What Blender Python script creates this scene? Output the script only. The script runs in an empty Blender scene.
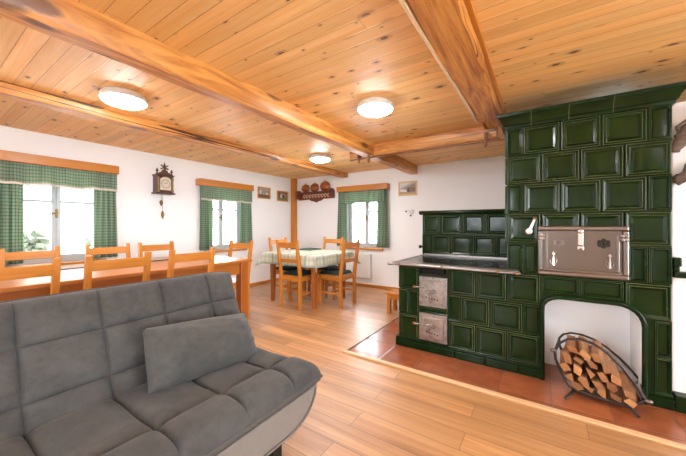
import bpy, math, random
from math import sin, cos, pi, radians, hypot, sqrt
from mathutils import Vector, Matrix
random.seed(7)
scene = bpy.context.scene
COL = scene.collection

# ------------------------------------------------------------------ node helpers
class NT:
    def __init__(s, name):
        m = bpy.data.materials.new(name); m.use_nodes = True
        s.m = m; s.t = m.node_tree; s.t.nodes.clear()
        s.out = s.t.nodes.new('ShaderNodeOutputMaterial')
        s._co = None
    def n(s, typ, **kw):
        nd = s.t.nodes.new(typ)
        for k, v in kw.items(): setattr(nd, k, v)
        return nd
    def set(s, sock, v):
        if isinstance(v, bpy.types.NodeSocket): s.t.links.new(v, sock)
        elif v is not None:
            if hasattr(sock.default_value, '__len__') and not hasattr(v, '__len__'): v = (v,)*len(sock.default_value)
            if hasattr(sock.default_value, '__len__') and len(sock.default_value) == 4 and len(v) == 3: v = (*v, 1)
            sock.default_value = v
    def math(s, op, a, b=None, c=None):
        nd = s.n('ShaderNodeMath', operation=op)
        s.set(nd.inputs[0], a)
        if b is not None: s.set(nd.inputs[1], b)
        if c is not None: s.set(nd.inputs[2], c)
        return nd.outputs[0]
    def co(s, which='Object'):
        if not s._co: s._co = s.n('ShaderNodeTexCoord')
        return s._co.outputs[which]
    def sep(s, v):
        nd = s.n('ShaderNodeSeparateXYZ'); s.set(nd.inputs[0], v); return nd.outputs
    def comb(s, x=0, y=0, z=0):
        nd = s.n('ShaderNodeCombineXYZ'); s.set(nd.inputs[0], x); s.set(nd.inputs[1], y); s.set(nd.inputs[2], z); return nd.outputs[0]
    def scale(s, v, k):
        nd = s.n('ShaderNodeVectorMath', operation='MULTIPLY'); s.set(nd.inputs[0], v); s.set(nd.inputs[1], k); return nd.outputs[0]
    def noise(s, v, scale=5, detail=3, rough=.55, dist=0):
        nd = s.n('ShaderNodeTexNoise'); s.set(nd.inputs['Vector'], v)
        nd.inputs['Scale'].default_value = scale; nd.inputs['Detail'].default_value = detail
        nd.inputs['Roughness'].default_value = rough; nd.inputs['Distortion'].default_value = dist
        return nd.outputs[0]
    def white(s, v):
        nd = s.n('ShaderNodeTexWhiteNoise', noise_dimensions='3D'); s.set(nd.inputs['Vector'], v); return nd.outputs[0]
    def ramp(s, f, stops):
        nd = s.n('ShaderNodeValToRGB'); s.set(nd.inputs[0], f)
        el = nd.color_ramp.elements
        while len(el) > 1: el.remove(el[-1])
        el[0].position = stops[0][0]; el[0].color = (*stops[0][1], 1)
        for p, c in stops[1:]:
            e = el.new(p); e.color = (*c, 1)
        return nd.outputs[0]
    def mix(s, f, a, b, mode='MIX'):
        nd = s.n('ShaderNodeMix', data_type='RGBA', blend_type=mode)
        s.set(nd.inputs[0], f); s.set(nd.inputs[6], a); s.set(nd.inputs[7], b); return nd.outputs[2]
    def bump(s, h, strength=.3, dist=.01):
        nd = s.n('ShaderNodeBump'); s.set(nd.inputs['Height'], h)
        nd.inputs['Strength'].default_value = strength; nd.inputs['Distance'].default_value = dist
        return nd.outputs[0]
    def bsdf(s, color, rough=.5, metal=0, normal=None, coat=0, coat_rough=.1, spec=.5, sheen=0, emit=None, estr=0):
        b = s.n('ShaderNodeBsdfPrincipled')
        s.set(b.inputs['Base Color'], color); s.set(b.inputs['Roughness'], rough); s.set(b.inputs['Metallic'], metal)
        b.inputs['Specular IOR Level'].default_value = spec
        b.inputs['Coat Weight'].default_value = coat; b.inputs['Coat Roughness'].default_value = coat_rough
        b.inputs['Sheen Weight'].default_value = sheen
        if normal is not None: s.set(b.inputs['Normal'], normal)
        if emit is not None:
            s.set(b.inputs['Emission Color'], emit); b.inputs['Emission Strength'].default_value = estr
        s.shader = b.outputs[0]
        return b
    def done(s, shader=None):
        s.t.links.new(shader or s.shader, s.out.inputs['Surface']); return s.m

def plain(name, c, rough=.5, metal=0, **kw):
    t = NT(name)
    nz = t.noise(t.co(), 14, 2)
    col = t.mix(t.math('MULTIPLY', nz, .22), c, tuple(x*.6 for x in c))
    t.bsdf(col, rough, metal, **kw)
    return t.done()

def wood(name, light, dark, axis='z', rough=.42, coat=.15, fine=1.0):
    t = NT(name)
    k = {'x': (1.5, 26, 26), 'y': (26, 1.5, 26), 'z': (26, 26, 1.5)}[axis]
    v = t.scale(t.co(), tuple(a*fine for a in k))
    inf = t.n('ShaderNodeObjectInfo')
    vv = t.n('ShaderNodeVectorMath', operation='ADD'); t.set(vv.inputs[0], v); t.set(vv.inputs[1], t.math('MULTIPLY', inf.outputs['Random'], 40))
    g = t.noise(vv.outputs[0], 1.0, 4, .6, .6)
    g2 = t.noise(vv.outputs[0], .35, 2, .5, .2)
    f = t.math('ADD', t.math('MULTIPLY', g, .6), t.math('MULTIPLY', g2, .45))
    col = t.ramp(f, [(.35, light), (.72, dark)])
    t.bsdf(col, rough, normal=t.bump(g, .12, .004), coat=coat, coat_rough=.2)
    return t.done()

def planks(name, along, pitch, off, length, joff, odd, light, dark, tone, groove, gcol, rough, coat, knots=0, bumpk=.5, grain=(1.3, 30), crough=.2):
    """long boards along one axis; row lines at off + n*pitch"""
    t = NT(name); o = t.sep(t.co())
    L, W = (o[0], o[1]) if along == 'x' else (o[1], o[0])
    rw = t.math('DIVIDE', t.math('SUBTRACT', W, off), pitch)
    row = t.math('FLOOR', rw); fr = t.math('FRACT', rw)
    oddf = t.math('PINGPONG', row, 1)
    if odd is None: sh = t.math('MULTIPLY', t.white(t.comb(row, 3, 1)), length)
    else: sh = t.math('MULTIPLY', oddf, odd)
    xl = t.math('DIVIDE', t.math('ADD', t.math('SUBTRACT', L, joff), sh), length)
    colm = t.math('FLOOR', xl); fx = t.math('FRACT', xl)
    rnd = t.white(t.comb(row, colm, 5))
    v = t.comb(t.math('MULTIPLY', L, grain[0]), t.math('ADD', t.math('MULTIPLY', W, grain[1]), t.math('MULTIPLY', row, 3.7)), t.math('MULTIPLY', rnd, 30))
    g = t.noise(v, 1.0, 4, .6, 1.2)
    g2 = t.noise(v, .33, 2, .5, .6)
    f = t.math('ADD', t.math('MULTIPLY', g, .55), t.math('MULTIPLY', g2, .45))
    base = t.ramp(f, [(.34, light), (.68, dark)])
    tn = t.ramp(rnd, [(0, (1-tone,)*3), (1, (1+tone*.4, 1+tone*.3, 1+tone*.2))])
    base = t.mix(1, base, tn, 'MULTIPLY')
    if knots:
        kv = t.comb(t.math('ADD', t.math('MULTIPLY', L, 5.5), t.math('MULTIPLY', row, 7.3)), t.math('MULTIPLY', W, 1/pitch*.85), 0)
        vo = t.n('ShaderNodeTexVoronoi', feature='F1', voronoi_dimensions='2D'); t.set(vo.inputs['Vector'], kv); vo.inputs['Scale'].default_value = 1.0
        rc = t.sep(vo.outputs['Color'])
        on = t.math('GREATER_THAN', rc[0], 1-knots)
        big = t.math('ADD', .045, t.math('MULTIPLY', t.math('POWER', rc[1], 2), .10))
        wob = t.math('MULTIPLY', t.math('SUBTRACT', t.noise(kv, 7, 2), .5), .10)
        d = t.math('ADD', vo.outputs['Distance'], wob)
        kn = t.math('MINIMUM', 1, t.math('MAXIMUM', 0, t.math('MULTIPLY', t.math('SUBTRACT', big, d), 50)))
        halo = t.math('MINIMUM', .35, t.math('MAXIMUM', 0, t.math('MULTIPLY', t.math('SUBTRACT', t.math('MULTIPLY', big, 2.4), d), 3)))
        kn = t.math('MULTIPLY', t.math('MAXIMUM', kn, halo), on)
        base = t.mix(kn, base, (.13, .035, .010))
    gw = t.math('MINIMUM', fr, t.math('SUBTRACT', 1, fr))
    gl = t.math('LESS_THAN', gw, groove/pitch)
    gx = t.math('LESS_THAN', t.math('MINIMUM', fx, t.math('SUBTRACT', 1, fx)), groove*.8/length)
    gv = t.math('MAXIMUM', gl, gx)
    colr = t.mix(gv, base, gcol)
    soft = t.math('MINIMUM', 1, t.math('MULTIPLY', gw, pitch/(groove*3)))
    h = t.math('ADD', soft, t.math('MULTIPLY', g, .06))
    t.bsdf(colr, rough, normal=t.bump(h, bumpk, .004), coat=coat, coat_rough=crough)
    return t.done()

def check(name, period, base, line, trans=.35, second=None):
    t = NT(name); u = t.sep(t.co('UV'))
    def band(c, w, p):
        return t.math('LESS_THAN', t.math('FRACT', t.math('DIVIDE', c, p)), w)
    a = t.math('ADD', band(u[0], .38, period), band(u[1], .38, period))
    col = t.mix(t.math('MULTIPLY', a, .5), base, line)
    if second:
        b = t.math('MAXIMUM', band(u[0], .12, period*4.2), band(u[1], .12, period*4.2))
        col = t.mix(t.math('MULTIPLY', b, .8), col, second)
    col = t.mix(t.math('MULTIPLY', t.noise(t.co('UV'), 90, 2), .15), col, (.1, .1, .08))
    t.bsdf(col, .85, spec=.2)
    if trans:
        tr = t.n('ShaderNodeBsdfTranslucent'); t.set(tr.inputs[0], col)
        mx = t.n('ShaderNodeMixShader'); mx.inputs[0].default_value = trans
        t.t.links.new(t.shader, mx.inputs[1]); t.t.links.new(tr.outputs[0], mx.inputs[2])
        return t.done(mx.outputs[0])
    return t.done()

M = {}
# plaster
t = NT('white_plaster'); nz = t.noise(t.co(), 2.2, 3); nf = t.noise(t.co(), 40, 3)
t.bsdf(t.mix(t.math('MULTIPLY', nz, .12), (.93, .94, .95), (.88, .89, .90)), .85, normal=t.bump(t.math('ADD', nz, t.math('MULTIPLY', nf, .15)), .25, .01), spec=.25)
M['plaster'] = t.done()
M['floor'] = planks('oak_floor', 'x', .15, 1.10, 1.1, -.89, .55, (.68, .365, .15), (.34, .135, .036), .20, .0021, (.16, .075, .03), .40, .85, 0, .2, (1.1, 22), .40)
M['ceiling'] = planks('pine_ceiling', 'x', .0865, .355, 6.5, 0, None, (.97, .64, .26), (.85, .43, .12), .14, .0013, (.44, .17, .045), .52, .06, .36, .5, (1.2, 30))
def timber(name, axis):
    t = NT(name); o = t.sep(t.co())
    A = {'x': (o[0], o[1], o[2]), 'y': (o[1], o[0], o[2])}[axis]
    v = t.comb(t.math('MULTIPLY', A[0], 1.1), t.math('MULTIPLY', A[1], 13), t.math('MULTIPLY', A[2], 13))
    g = t.noise(v, 1.0, 5, .62, 2.2); g2 = t.noise(v, .45, 2, .5, 1.5)
    col = t.ramp(t.math('ADD', t.math('MULTIPLY', g, .6), t.math('MULTIPLY', g2, .4)), [(.30, (.80, .44, .14)), (.47, (.66, .29, .06)), (.60, (.42, .145, .026)), (.72, (.15, .045, .011))])
    vc = t.comb(t.math('MULTIPLY', A[0], .14), t.math('MULTIPLY', A[1], 11), t.math('MULTIPLY', A[2], 11))
    cr = t.noise(vc, 1.0, 1, .4, .1)
    crack = t.math('LESS_THAN', t.math('ABSOLUTE', t.math('SUBTRACT', cr, .60)), .004)
    kv = t.comb(t.math('MULTIPLY', A[0], 3.0), t.math('MULTIPLY', A[1], 7), t.math('MULTIPLY', A[2], 7))
    vo = t.n('ShaderNodeTexVoronoi', feature='F1'); t.set(vo.inputs['Vector'], kv); vo.inputs['Scale'].default_value = 1
    on = t.math('GREATER_THAN', t.sep(vo.outputs['Color'])[0], .62)
    d = t.math('ADD', vo.outputs['Distance'], t.math('MULTIPLY', t.math('SUBTRACT', t.noise(kv, 6, 2), .5), .14))
    kn = t.math('MULTIPLY', on, t.math('MINIMUM', 1, t.math('MAXIMUM', 0, t.math('MULTIPLY', t.math('SUBTRACT', .30, d), 9))))
    col = t.mix(t.math('MULTIPLY', kn, .85), col, (.10, .03, .008))
    col = t.mix(crack, col, (.07, .022, .007))
    t.bsdf(col, .5, normal=t.bump(t.math('SUBTRACT', g, t.math('MULTIPLY', crack, .6)), .3, .008), coat=.25, coat_rough=.25)
    return t.done()
M['beam'] = timber('old_beam_timber', 'y')
M['beam_x'] = timber('old_cross_timber', 'x')
M['pine_z'] = wood('pine_upright', (.61, .235, .032), (.45, .15, .015), 'z')
M['pine_x'] = wood('pine_lengthwise', (.61, .235, .032), (.45, .15, .015), 'x')
M['pine_y'] = wood('pine_crosswise', (.61, .235, .032), (.45, .15, .015), 'y')
M['table_y'] = wood('table_pine', (.50, .18, .030), (.36, .11, .014), 'y', .38, .12, .6)
M['table_z'] = wood('table_leg_pine', (.42, .125, .018), (.29, .07, .010), 'z', .4, .2)
M['trimwood'] = wood('pale_threshold', (.75, .50, .27), (.60, .36, .17), 'x')
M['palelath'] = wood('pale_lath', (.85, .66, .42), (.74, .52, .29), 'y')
M['darkrail'] = wood('dark_rail_wood', (.30, .11, .03), (.16, .05, .015), 'x')
M['darkwood'] = wood('dark_clock_wood', (.11, .038, .016), (.035, .012, .007), 'z', .35)
M['redwood'] = wood('red_brown_shelf_wood', (.26, .06, .022), (.12, .025, .01), 'x', .4)
t = NT('terracotta'); o = t.sep(t.co())
rx = t.math('DIVIDE', t.math('ADD', o[0], 1.125), .295); ry = t.math('DIVIDE', t.math('SUBTRACT', o[1], 2.255), .30)
fx = t.math('FRACT', rx); fy = t.math('FRACT', ry)
e = t.math('MINIMUM', t.math('MINIMUM', fx, t.math('SUBTRACT', 1, fx)), t.math('MINIMUM', fy, t.math('SUBTRACT', 1, fy)))
gr = t.math('LESS_THAN', e, .010)
rn = t.white(t.comb(t.math('FLOOR', rx), t.math('FLOOR', ry), 2))
c = t.ramp(t.math('ADD', t.math('MULTIPLY', t.noise(t.co(), 9, 4), .7), t.math('MULTIPLY', rn, .3)), [(.25, (.40, .125, .045)), (.75, (.25, .065, .024))])
t.bsdf(t.mix(gr, c, (.20, .09, .045)), .24, normal=t.bump(t.math('MINIMUM', 1, t.math('MULTIPLY', e, 30)), .4, .004), coat=.15)
M['terracotta'] = t.done()
def glaze(name, c, c2, rough=.13):
    t = NT(name); nz = t.noise(t.co(), 7, 3); nf = t.noise(t.co(), 26, 3)
    t.bsdf(t.ramp(nz, [(.3, c), (.7, c2)]), t.math('ADD', rough, t.math('MULTIPLY', nf, .12)), normal=t.bump(t.math('ADD', nz, t.math('MULTIPLY', nf, .25)), .07, .006), coat=.02, coat_rough=.08, spec=.22)
    return t.done()
M['glaze'] = glaze('green_glaze', (.003, .014, .003), (.006, .024, .005))
M['glaze_panel'] = glaze('green_glaze_panel', (.005, .017, .0025), (.0095, .027, .004))
M['glaze_ridge'] = glaze('thin_glaze_ridge', (.13, .155, .07), (.07, .10, .04), .2)
M['grout'] = plain('dark_joint', (.012, .022, .010), .8)
M['iron'] = plain('black_iron_plate', (.022, .020, .019), .22, .6)
M['steel'] = plain('worn_steel', (.31, .29, .275), .36, .9)
t = NT('grey_iron_door'); nz = t.noise(t.co(), 22, 4, .65)
t.bsdf(t.ramp(nz, [(.30, (.20, .172, .155)), (.45, (.36, .32, .29)), (.66, (.46, .41, .375))]), t.math('ADD', .3, t.math('MULTIPLY', nz, .25)), .9); M['steel_door'] = t.done()
M['oven'] = plain('browned_steel_door', (.175, .148, .125), .30, 1.0)
M['oven_rim'] = plain('oven_rim_steel', (.225, .20, .182), .3, 1.0)
M['bright'] = plain('bright_metal', (.75, .70, .66), .25, .9)
M['black'] = plain('black_metal', (.02, .018, .017), .45, .5)
M['rackm'] = plain('dark_rack_iron', (.06, .05, .045), .4, .7)
M['copper'] = plain('copper', (.34, .17, .08), .32, .8)
M['copper_pot'] = plain('copper_pan', (.40, .13, .05), .32, .6)
M['porcelain'] = plain('white_porcelain', (.80, .79, .76), .2)
M['white_metal'] = plain('white_enamel', (.82, .82, .81), .4)
M['white_frame'] = plain('white_window_paint', (.60, .65, .67), .4)
def fabric(name, c, c2, sc=240, sheen=.4, big=3.0):
    t = NT(name)
    nz = t.noise(t.co(), sc, 2); nb = t.noise(t.co(), big, 4, .65, .8)
    nm = t.noise(t.co(), big*7, 4, .7, .5)
    f = t.math('ADD', t.math('ADD', t.math('MULTIPLY', nb, .5), t.math('MULTIPLY', nm, .35)), t.math('MULTIPLY', nz, .15))
    t.bsdf(t.ramp(f, [(.36, c), (.64, c2)]), .9, normal=t.bump(t.math('ADD', nz, t.math('MULTIPLY', nb, 2)), .12, .003), spec=.2, sheen=sheen)
    return t.done()
M['sofa'] = fabric('grey_velour', (.040, .039, .037), (.086, .083, .078), 240, .12)
M['pillow'] = fabric('grey_pillow_velour', (.050, .049, .045), (.094, .090, .083), 240, .12)
M['sofa_base'] = fabric('light_grey_upholstery', (.165, .142, .12), (.20, .175, .15), 300, .1)
M['pipe_light'] = fabric('pale_piping', (.155, .135, .115), (.185, .16, .14), 240, .1)
M['pipe_dark'] = fabric('grey_piping', (.06, .056, .052), (.085, .08, .074), 240, .1)
M['curtain'] = check('green_check_curtain', .034, (.47, .54, .41), (.11, .30, .19), .5)
M['cloth'] = check('pale_plaid_cloth', .075, (.72, .72, .60), (.50, .58, .45), .1, (.34, .44, .34))
M['lace'] = fabric('cream_trim', (.75, .66, .55), (.80, .72, .62))
M['cushion'] = fabric('dark_green_seat_pad', (.008, .022, .019), (.014, .034, .028), 240, .05)
M['runner'] = check('beige_runner', .02, (.36, .27, .19), (.46, .37, .28), 0)
M['traygreen'] = plain('dark_green_tray', (.035, .09, .065), .35)
M['dial'] = plain('cream_dial', (.72, .66, .52), .35)
M['brass'] = plain('aged_brass', (.30, .19, .08), .35, .8)
M['ornament'] = plain('pale_carved_ornament', (.70, .52, .36), .5)
M['branch'] = wood('gnarled_dark_wood', (.17, .12, .085), (.055, .035, .022), 'x', .55, .05, 1.5)
M['bark'] = wood('log_bark', (.20, .10, .05), (.07, .03, .015), 'y', .85, 0, 1.2)
M['split'] = wood('split_log_side', (.42, .20, .085), (.22, .09, .035), 'y', .8, 0, 1.2)
t = NT('log_end_grain'); inf = t.n('ShaderNodeObjectInfo')
t.bsdf(t.mix(t.math('MULTIPLY', t.noise(t.co(), 60, 3), .5), t.ramp(inf.outputs['Random'], [(0, (.58, .28, .10)), (.5, (.44, .19, .065)), (1, (.27, .11, .04))]), (.25, .11, .045)), .85)
M['logend'] = t.done()
M['leafgreen'] = plain('shrub_leaves', (.040, .052, .026), .8)
M['housewall'] = plain('house_render', (.8, .78, .74), .8)
M['houseroof'] = plain('red_tile_roof', (.065, .040, .030), .8)
M['bounce_ground'] = plain('pale_ground', (.78, .78, .75), .9)  # ground paled so it bounces daylight up to the ceiling
pics = {'sky': (.62, .60, .52), 'hill': (.22, .20, .15), 'dark': (.05, .035, .03), 'ochre': (.42, .27, .10), 'grass': (.20, .24, .06), 'pale': (.68, .64, .58), 'brown': (.20, .10, .05), 'haze': (.42, .36, .34)}
for k, v in pics.items(): M['pic_'+k] = plain('print_'+k, v, .35)
# glass pane: see-through with a fresnel sheen
t = NT('window_glass'); tr = t.n('ShaderNodeBsdfTransparent'); gl = t.n('ShaderNodeBsdfGlossy'); gl.inputs['Roughness'].default_value = .02
fz = t.n('ShaderNodeFresnel'); fz.inputs[0].default_value = 1.45; mx = t.n('ShaderNodeMixShader')
t.t.links.new(fz.outputs[0], mx.inputs[0]); t.t.links.new(tr.outputs[0], mx.inputs[1]); t.t.links.new(gl.outputs[0], mx.inputs[2])
M['glass'] = t.done(mx.outputs[0])
t = NT('lit_lamp_glass'); t.bsdf((.9, .88, .84), .3, emit=(.97, .98, 1), estr=48.0); M['lamp'] = t.done()

# ------------------------------------------------------------------ mesh builder
ORG = {}
class MB:
    def __init__(s): s.v = []; s.f = []; s.mi = []; s.uv = []
    def add(s, verts, faces, mi=0, uvs=None):
        b = len(s.v); s.v += [tuple(p) for p in verts]
        for i, f in enumerate(faces):
            s.f.append([b+k for k in f]); s.mi.append(mi if not isinstance(mi, (list, tuple)) else mi[i])
            s.uv.append([uvs[k] for k in f] if uvs else None)
    def box(s, x0, x1, y0, y1, z0, z1, mi=0, rot=None, at=(0, 0, 0)):
        P = [(x, y, z) for z in (z0, z1) for y in (y0, y1) for x in (x0, x1)]
        if rot is not None: P = [tuple(Vector(at) + rot @ (Vector(p)-Vector(at))) for p in P]
        s.add(P, [(0, 2, 3, 1), (4, 5, 7, 6), (0, 1, 5, 4), (2, 6, 7, 3), (0, 4, 6, 2), (1, 3, 7, 5)], mi)
    def beam(s, a, b, w, d, mi=0, up=(0, 0, 1)):
        """square bar from a to b, width w, depth d"""
        a = Vector(a); b = Vector(b); ax = (b-a).normalized(); u = Vector(up)
        if abs(ax.dot(u)) > .95: u = Vector((0, 1, 0))
        s1 = ax.cross(u).normalized(); s2 = s1.cross(ax).normalized()
        P = []
        for p in (a, b):
            for i, j in ((-1, -1), (1, -1), (1, 1), (-1, 1)): P.append(p + s1*(w/2*i) + s2*(d/2*j))
        s.add(P, [(3, 2, 1, 0), (4, 5, 6, 7), (0, 1, 5, 4), (1, 2, 6, 5), (2, 3, 7, 6), (3, 0, 4, 7)], mi)
    def tube(s, pts, r, n=8, mi=0, closed=False):
        pts = [Vector(p) for p in pts]; N = len(pts); P = []
        rr = r if isinstance(r, (list, tuple)) else [r]*N
        prev = None
        for i, p in enumerate(pts):
            if closed: d = pts[(i+1) % N]-pts[i-1]
            else: d = pts[min(i+1, N-1)]-pts[max(i-1, 0)]
            d.normalize()
            if prev is None:
                u = Vector((0, 0, 1)) if abs(d.z) < .9 else Vector((1, 0, 0))
                a = d.cross(u).normalized()
            else: a = (prev - d*prev.dot(d)).normalized()
            prev = a; b = d.cross(a)
            for k in range(n):
                w = 2*pi*k/n; P.append(p + a*(cos(w)*rr[i]) + b*(sin(w)*rr[i]))
        F = []
        for i in range(N if closed else N-1):
            j = (i+1) % N
            for k in range(n): F.append((i*n+k, i*n+(k+1) % n, j*n+(k+1) % n, j*n+k))
        if not closed: F += [tuple(range(n))[::-1], tuple(range((N-1)*n, N*n))]
        s.add(P, F, mi)
    def lathe(s, prof, c, axis='z', n=24, mi=0):
        """prof: list of (radius, height) around an axis through c"""
        P = []; c = Vector(c)
        for r, h in prof:
            for k in range(n):
                w = 2*pi*k/n; a, b = cos(w)*r, sin(w)*r
                q = {'z': (a, b, h), 'y': (a, h, b), 'x': (h, a, b)}[axis]
                P.append(c+Vector(q))
        F = []
        for i in range(len(prof)-1):
            for k in range(n): F.append((i*n+k, i*n+(k+1) % n, (i+1)*n+(k+1) % n, (i+1)*n+k))
        F += [tuple(range(n))[::-1], tuple(range((len(prof)-1)*n, len(prof)*n))]
        s.add(P, F, mi)
    def prism(s, poly, f0, f1, mi=0, cap=None):
        """poly: 2-D points; f0/f1 map (a,b) to 3-D"""
        n = len(poly); P = [f0(*p) for p in poly]+[f1(*p) for p in poly]
        F = [tuple(range(n))[::-1], tuple(range(n, 2*n))]+[(i, (i+1) % n, n+(i+1) % n, n+i) for i in range(n)]
        c = mi if cap is None else cap
        s.add(P, F, [c, c]+[mi]*n)
    def grid(s, fn, nu, nv, mi=0, uvf=None):
        P = [fn(i/nu, j/nv) for j in range(nv+1) for i in range(nu+1)]
        U = [uvf(i/nu, j/nv) for j in range(nv+1) for i in range(nu+1)] if uvf else None
        F = [(j*(nu+1)+i, j*(nu+1)+i+1, (j+1)*(nu+1)+i+1, (j+1)*(nu+1)+i) for j in range(nv) for i in range(nu)]
        s.add(P, F, mi, U)
    def build(s, name, mats, parent=None, smooth=None, bevel=0, world=True, solid=0, seg=2):
        if not isinstance(mats, (list, tuple)): mats = [mats]
        o0 = Vector(ORG.get(parent.name, (0, 0, 0))) if (parent and world) else Vector((0, 0, 0))
        me = bpy.data.meshes.new(name)
        me.from_pydata([tuple(Vector(p)-o0) for p in s.v], [], s.f)
        for m in mats: me.materials.append(M[m] if isinstance(m, str) else m)
        me.polygons.foreach_set('material_index', s.mi)
        if any(u for u in s.uv):
            lay = me.uv_layers.new(name='UVMap'); k = 0
            for u in s.uv:
                for q in u: lay.data[k].uv = q; k += 1
        import bmesh
        bm = bmesh.new(); bm.from_mesh(me); bmesh.ops.recalc_face_normals(bm, faces=bm.faces); bm.to_mesh(me); bm.free()
        if smooth is not None:
            me.shade_smooth()
            if smooth < 180: me.set_sharp_from_angle(angle=radians(smooth))
        ob = bpy.data.objects.new(name, me); COL.objects.link(ob)
        if parent: ob.parent = parent; ORG[ob.name] = tuple(o0)
        if solid:
            md = ob.modifiers.new('thickness', 'SOLIDIFY'); md.thickness = solid
        if bevel:
            md = ob.modifiers.new('edges', 'BEVEL'); md.width = bevel; md.segments = seg; md.limit_method = 'ANGLE'; md.angle_limit = radians(40)
            md.harden_normals = False
        return ob

def tag(o, label, cat, group=None):
    o['label'] = label; o['category'] = cat
    if group: o['group'] = group
    return o
def thing(name, label, cat, loc=(0, 0, 0), group=None, rz=0):
    o = bpy.data.objects.new(name, None); COL.objects.link(o); o.location = loc; o.rotation_euler = (0, 0, rz)
    o.empty_display_size = .1; ORG[o.name] = tuple(loc)
    return tag(o, label, cat, group)
def struct(o): o['kind'] = 'structure'; return o
def dup(root, loc, rz, label, group=None):
    r = root.copy(); COL.objects.link(r); r.location = loc; r.rotation_euler = (0, 0, rz); r['label'] = label
    if group: r['group'] = group
    for ch in root.children:
        c = ch.copy(); COL.objects.link(c); c.parent = r
        for g in ch.children:
            d = g.copy(); COL.objects.link(d); d.parent = c
    return r

# ------------------------------------------------------------------ room shell
XL, YB, H = -4.43, 4.736, 2.10
XR, YF = 2.9, -2.6
b = MB(); b.box(XL-.3, XR+.3, YF-.3, YB+.3, -.12, 0); struct(b.build('floor', 'floor'))
b = MB(); b.box(XL-.3, XR+.3, YF-.3, YB+.3, H, H+.12); struct(b.build('ceiling', 'ceiling'))
def wall(name, axis, p0, p1, a0, a1, holes):
    """wall slab with rectangular openings; axis 'x' = slab normal along x"""
    b = MB()
    def bx(s0, s1, z0, z1):
        if s1-s0 < 1e-4 or z1-z0 < 1e-4: return
        if axis == 'x': b.box(p0, p1, s0, s1, z0, z1)
        else: b.box(s0, s1, p0, p1, z0, z1)
    cur = a0
    for h0, h1, z0, z1 in sorted(holes):
        bx(cur, h0, 0, H); bx(h0, h1, 0, z0); bx(h0, h1, z1, H); cur = h1
    bx(cur, a1, 0, H)
    return struct(b.build(name, 'plaster'))
WZ0, WZ1 = .70, 1.68
wall('wall_left', 'x', XL-.30, XL, YF-.3, YB+.3, [(.58, 1.42, WZ0, WZ1), (2.69, 3.49, WZ0, WZ1), (-1.75, -.75, WZ0, WZ1)])
wall('wall_back', 'y', YB, YB+.30, XL, XR+.3, [(-3.13, -2.31, WZ0, WZ1), (.50, .95, .95, 1.80)])
wall('wall_right', 'x', XR, XR+.3, YF-.3, YB, [(-2.2, -.4, .3, 1.9), (0, 1.9, .3, 1.9)])
wall('wall_front', 'y', YF-.3, YF, XL, XR, [(-2.1, -.7, .75, 1.95)])

# white plastered stove body to the right of the tiled stove
b = MB(); b.box(.667, XR, 2.655, 3.42, 0, 1.875); struct(b.build('wall_stove_side', 'plaster', bevel=.01))
b = MB(); b.box(.667, XR, 2.60, 2.656, .800, .838); b.box(.664, .70, 2.585, 2.656, .87, .925); b.box(.667, .695, 2.60, 2.656, .837, .871); struct(b.build('trim_1', 'glaze', bevel=.008))
b = MB(); b.box(.667, XR, 2.575, 2.656, 0, .10); struct(b.build('trim_2', 'glaze', bevel=.008))
# skirting, corner post, beams
b = MB(); b.box(XL, XL+.016, YF, YB-.08, 0, .05); struct(b.build('baseboard_left', 'pine_y', bevel=.004))
b = MB(); b.box(XL+.1, XR, YB-.016, YB, 0, .05); struct(b.build('baseboard_back', 'pine_x', bevel=.004))
b = MB(); b.box(XL, XL+.10, YB-.10, YB, 0, H); struct(b.build('trim_3', 'pine_z', bevel=.006))
def rough_beam(name, x0, x1, y0, y1, z0, z1, mat, cham=.012, wob=.006):
    b = MB(); n = 40
    rnd = [[random.uniform(-wob, wob) for _ in range(6)] for _ in range(n+1)]
    P = []
    long_y = (y1-y0) > (x1-x0)
    for i in range(n+1):
        w = rnd[i]; f = i/n
        if long_y:
            y = y0+(y1-y0)*f
            P += [(x0+w[0], y, z1), (x0+w[0]*.6, y, z0+cham*1.6), (x0+cham+w[1], y, z0+w[2]*.4), (x1-cham+w[3], y, z0+w[2]*.4), (x1+w[4]*.6, y, z0+cham*1.6), (x1+w[4], y, z1)]
        else:
            x = x0+(x1-x0)*f
            P += [(x, y0+w[0], z1), (x, y0+w[0]*.6, z0+cham*1.6), (x, y0+cham+w[1], z0+w[2]*.4), (x, y1-cham+w[3], z0+w[2]*.4), (x, y1+w[4]*.6, z0+cham*1.6), (x, y1+w[4], z1)]
    F = [(i*6+k, i*6+(k+1) % 6, (i+1)*6+(k+1) % 6, (i+1)*6+k) for i in range(n) for k in range(6)]
    F += [(5, 4, 3, 2, 1, 0), tuple(n*6+k for k in range(6))]
    b.add(P, F); return struct(b.build(name, mat, smooth=35))
rough_beam('trim_4', -3.185, -3.045, YF, YB, 2.022, H, 'beam', .010, .004)
rough_beam('trim_5', -1.815, -1.69, YF, YB, 1.955, H, 'beam', .012)
rough_beam('trim_6', -.475, -.275, YF, 2.93, 2.045, H, 'beam', .016, .010)
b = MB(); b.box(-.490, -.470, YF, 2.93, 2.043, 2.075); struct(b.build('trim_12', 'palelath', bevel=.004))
rough_beam('trim_7', -2.04, -.36, 3.215, 3.34, 1.97, H, 'beam_x', .012, .004)
b = MB(); b.box(-.30, -.27, 2.93, YB, 2.03, H); b.box(-.275, -.25, YF, 2.93, 2.075, H); struct(b.build('trim_8', 'pine_y', bevel=.003))
b = MB(); b.box(-.46, -.30, 2.93, 3.215, 2.06, H); struct(b.build('trim_9', 'beam', bevel=.006))
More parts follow.
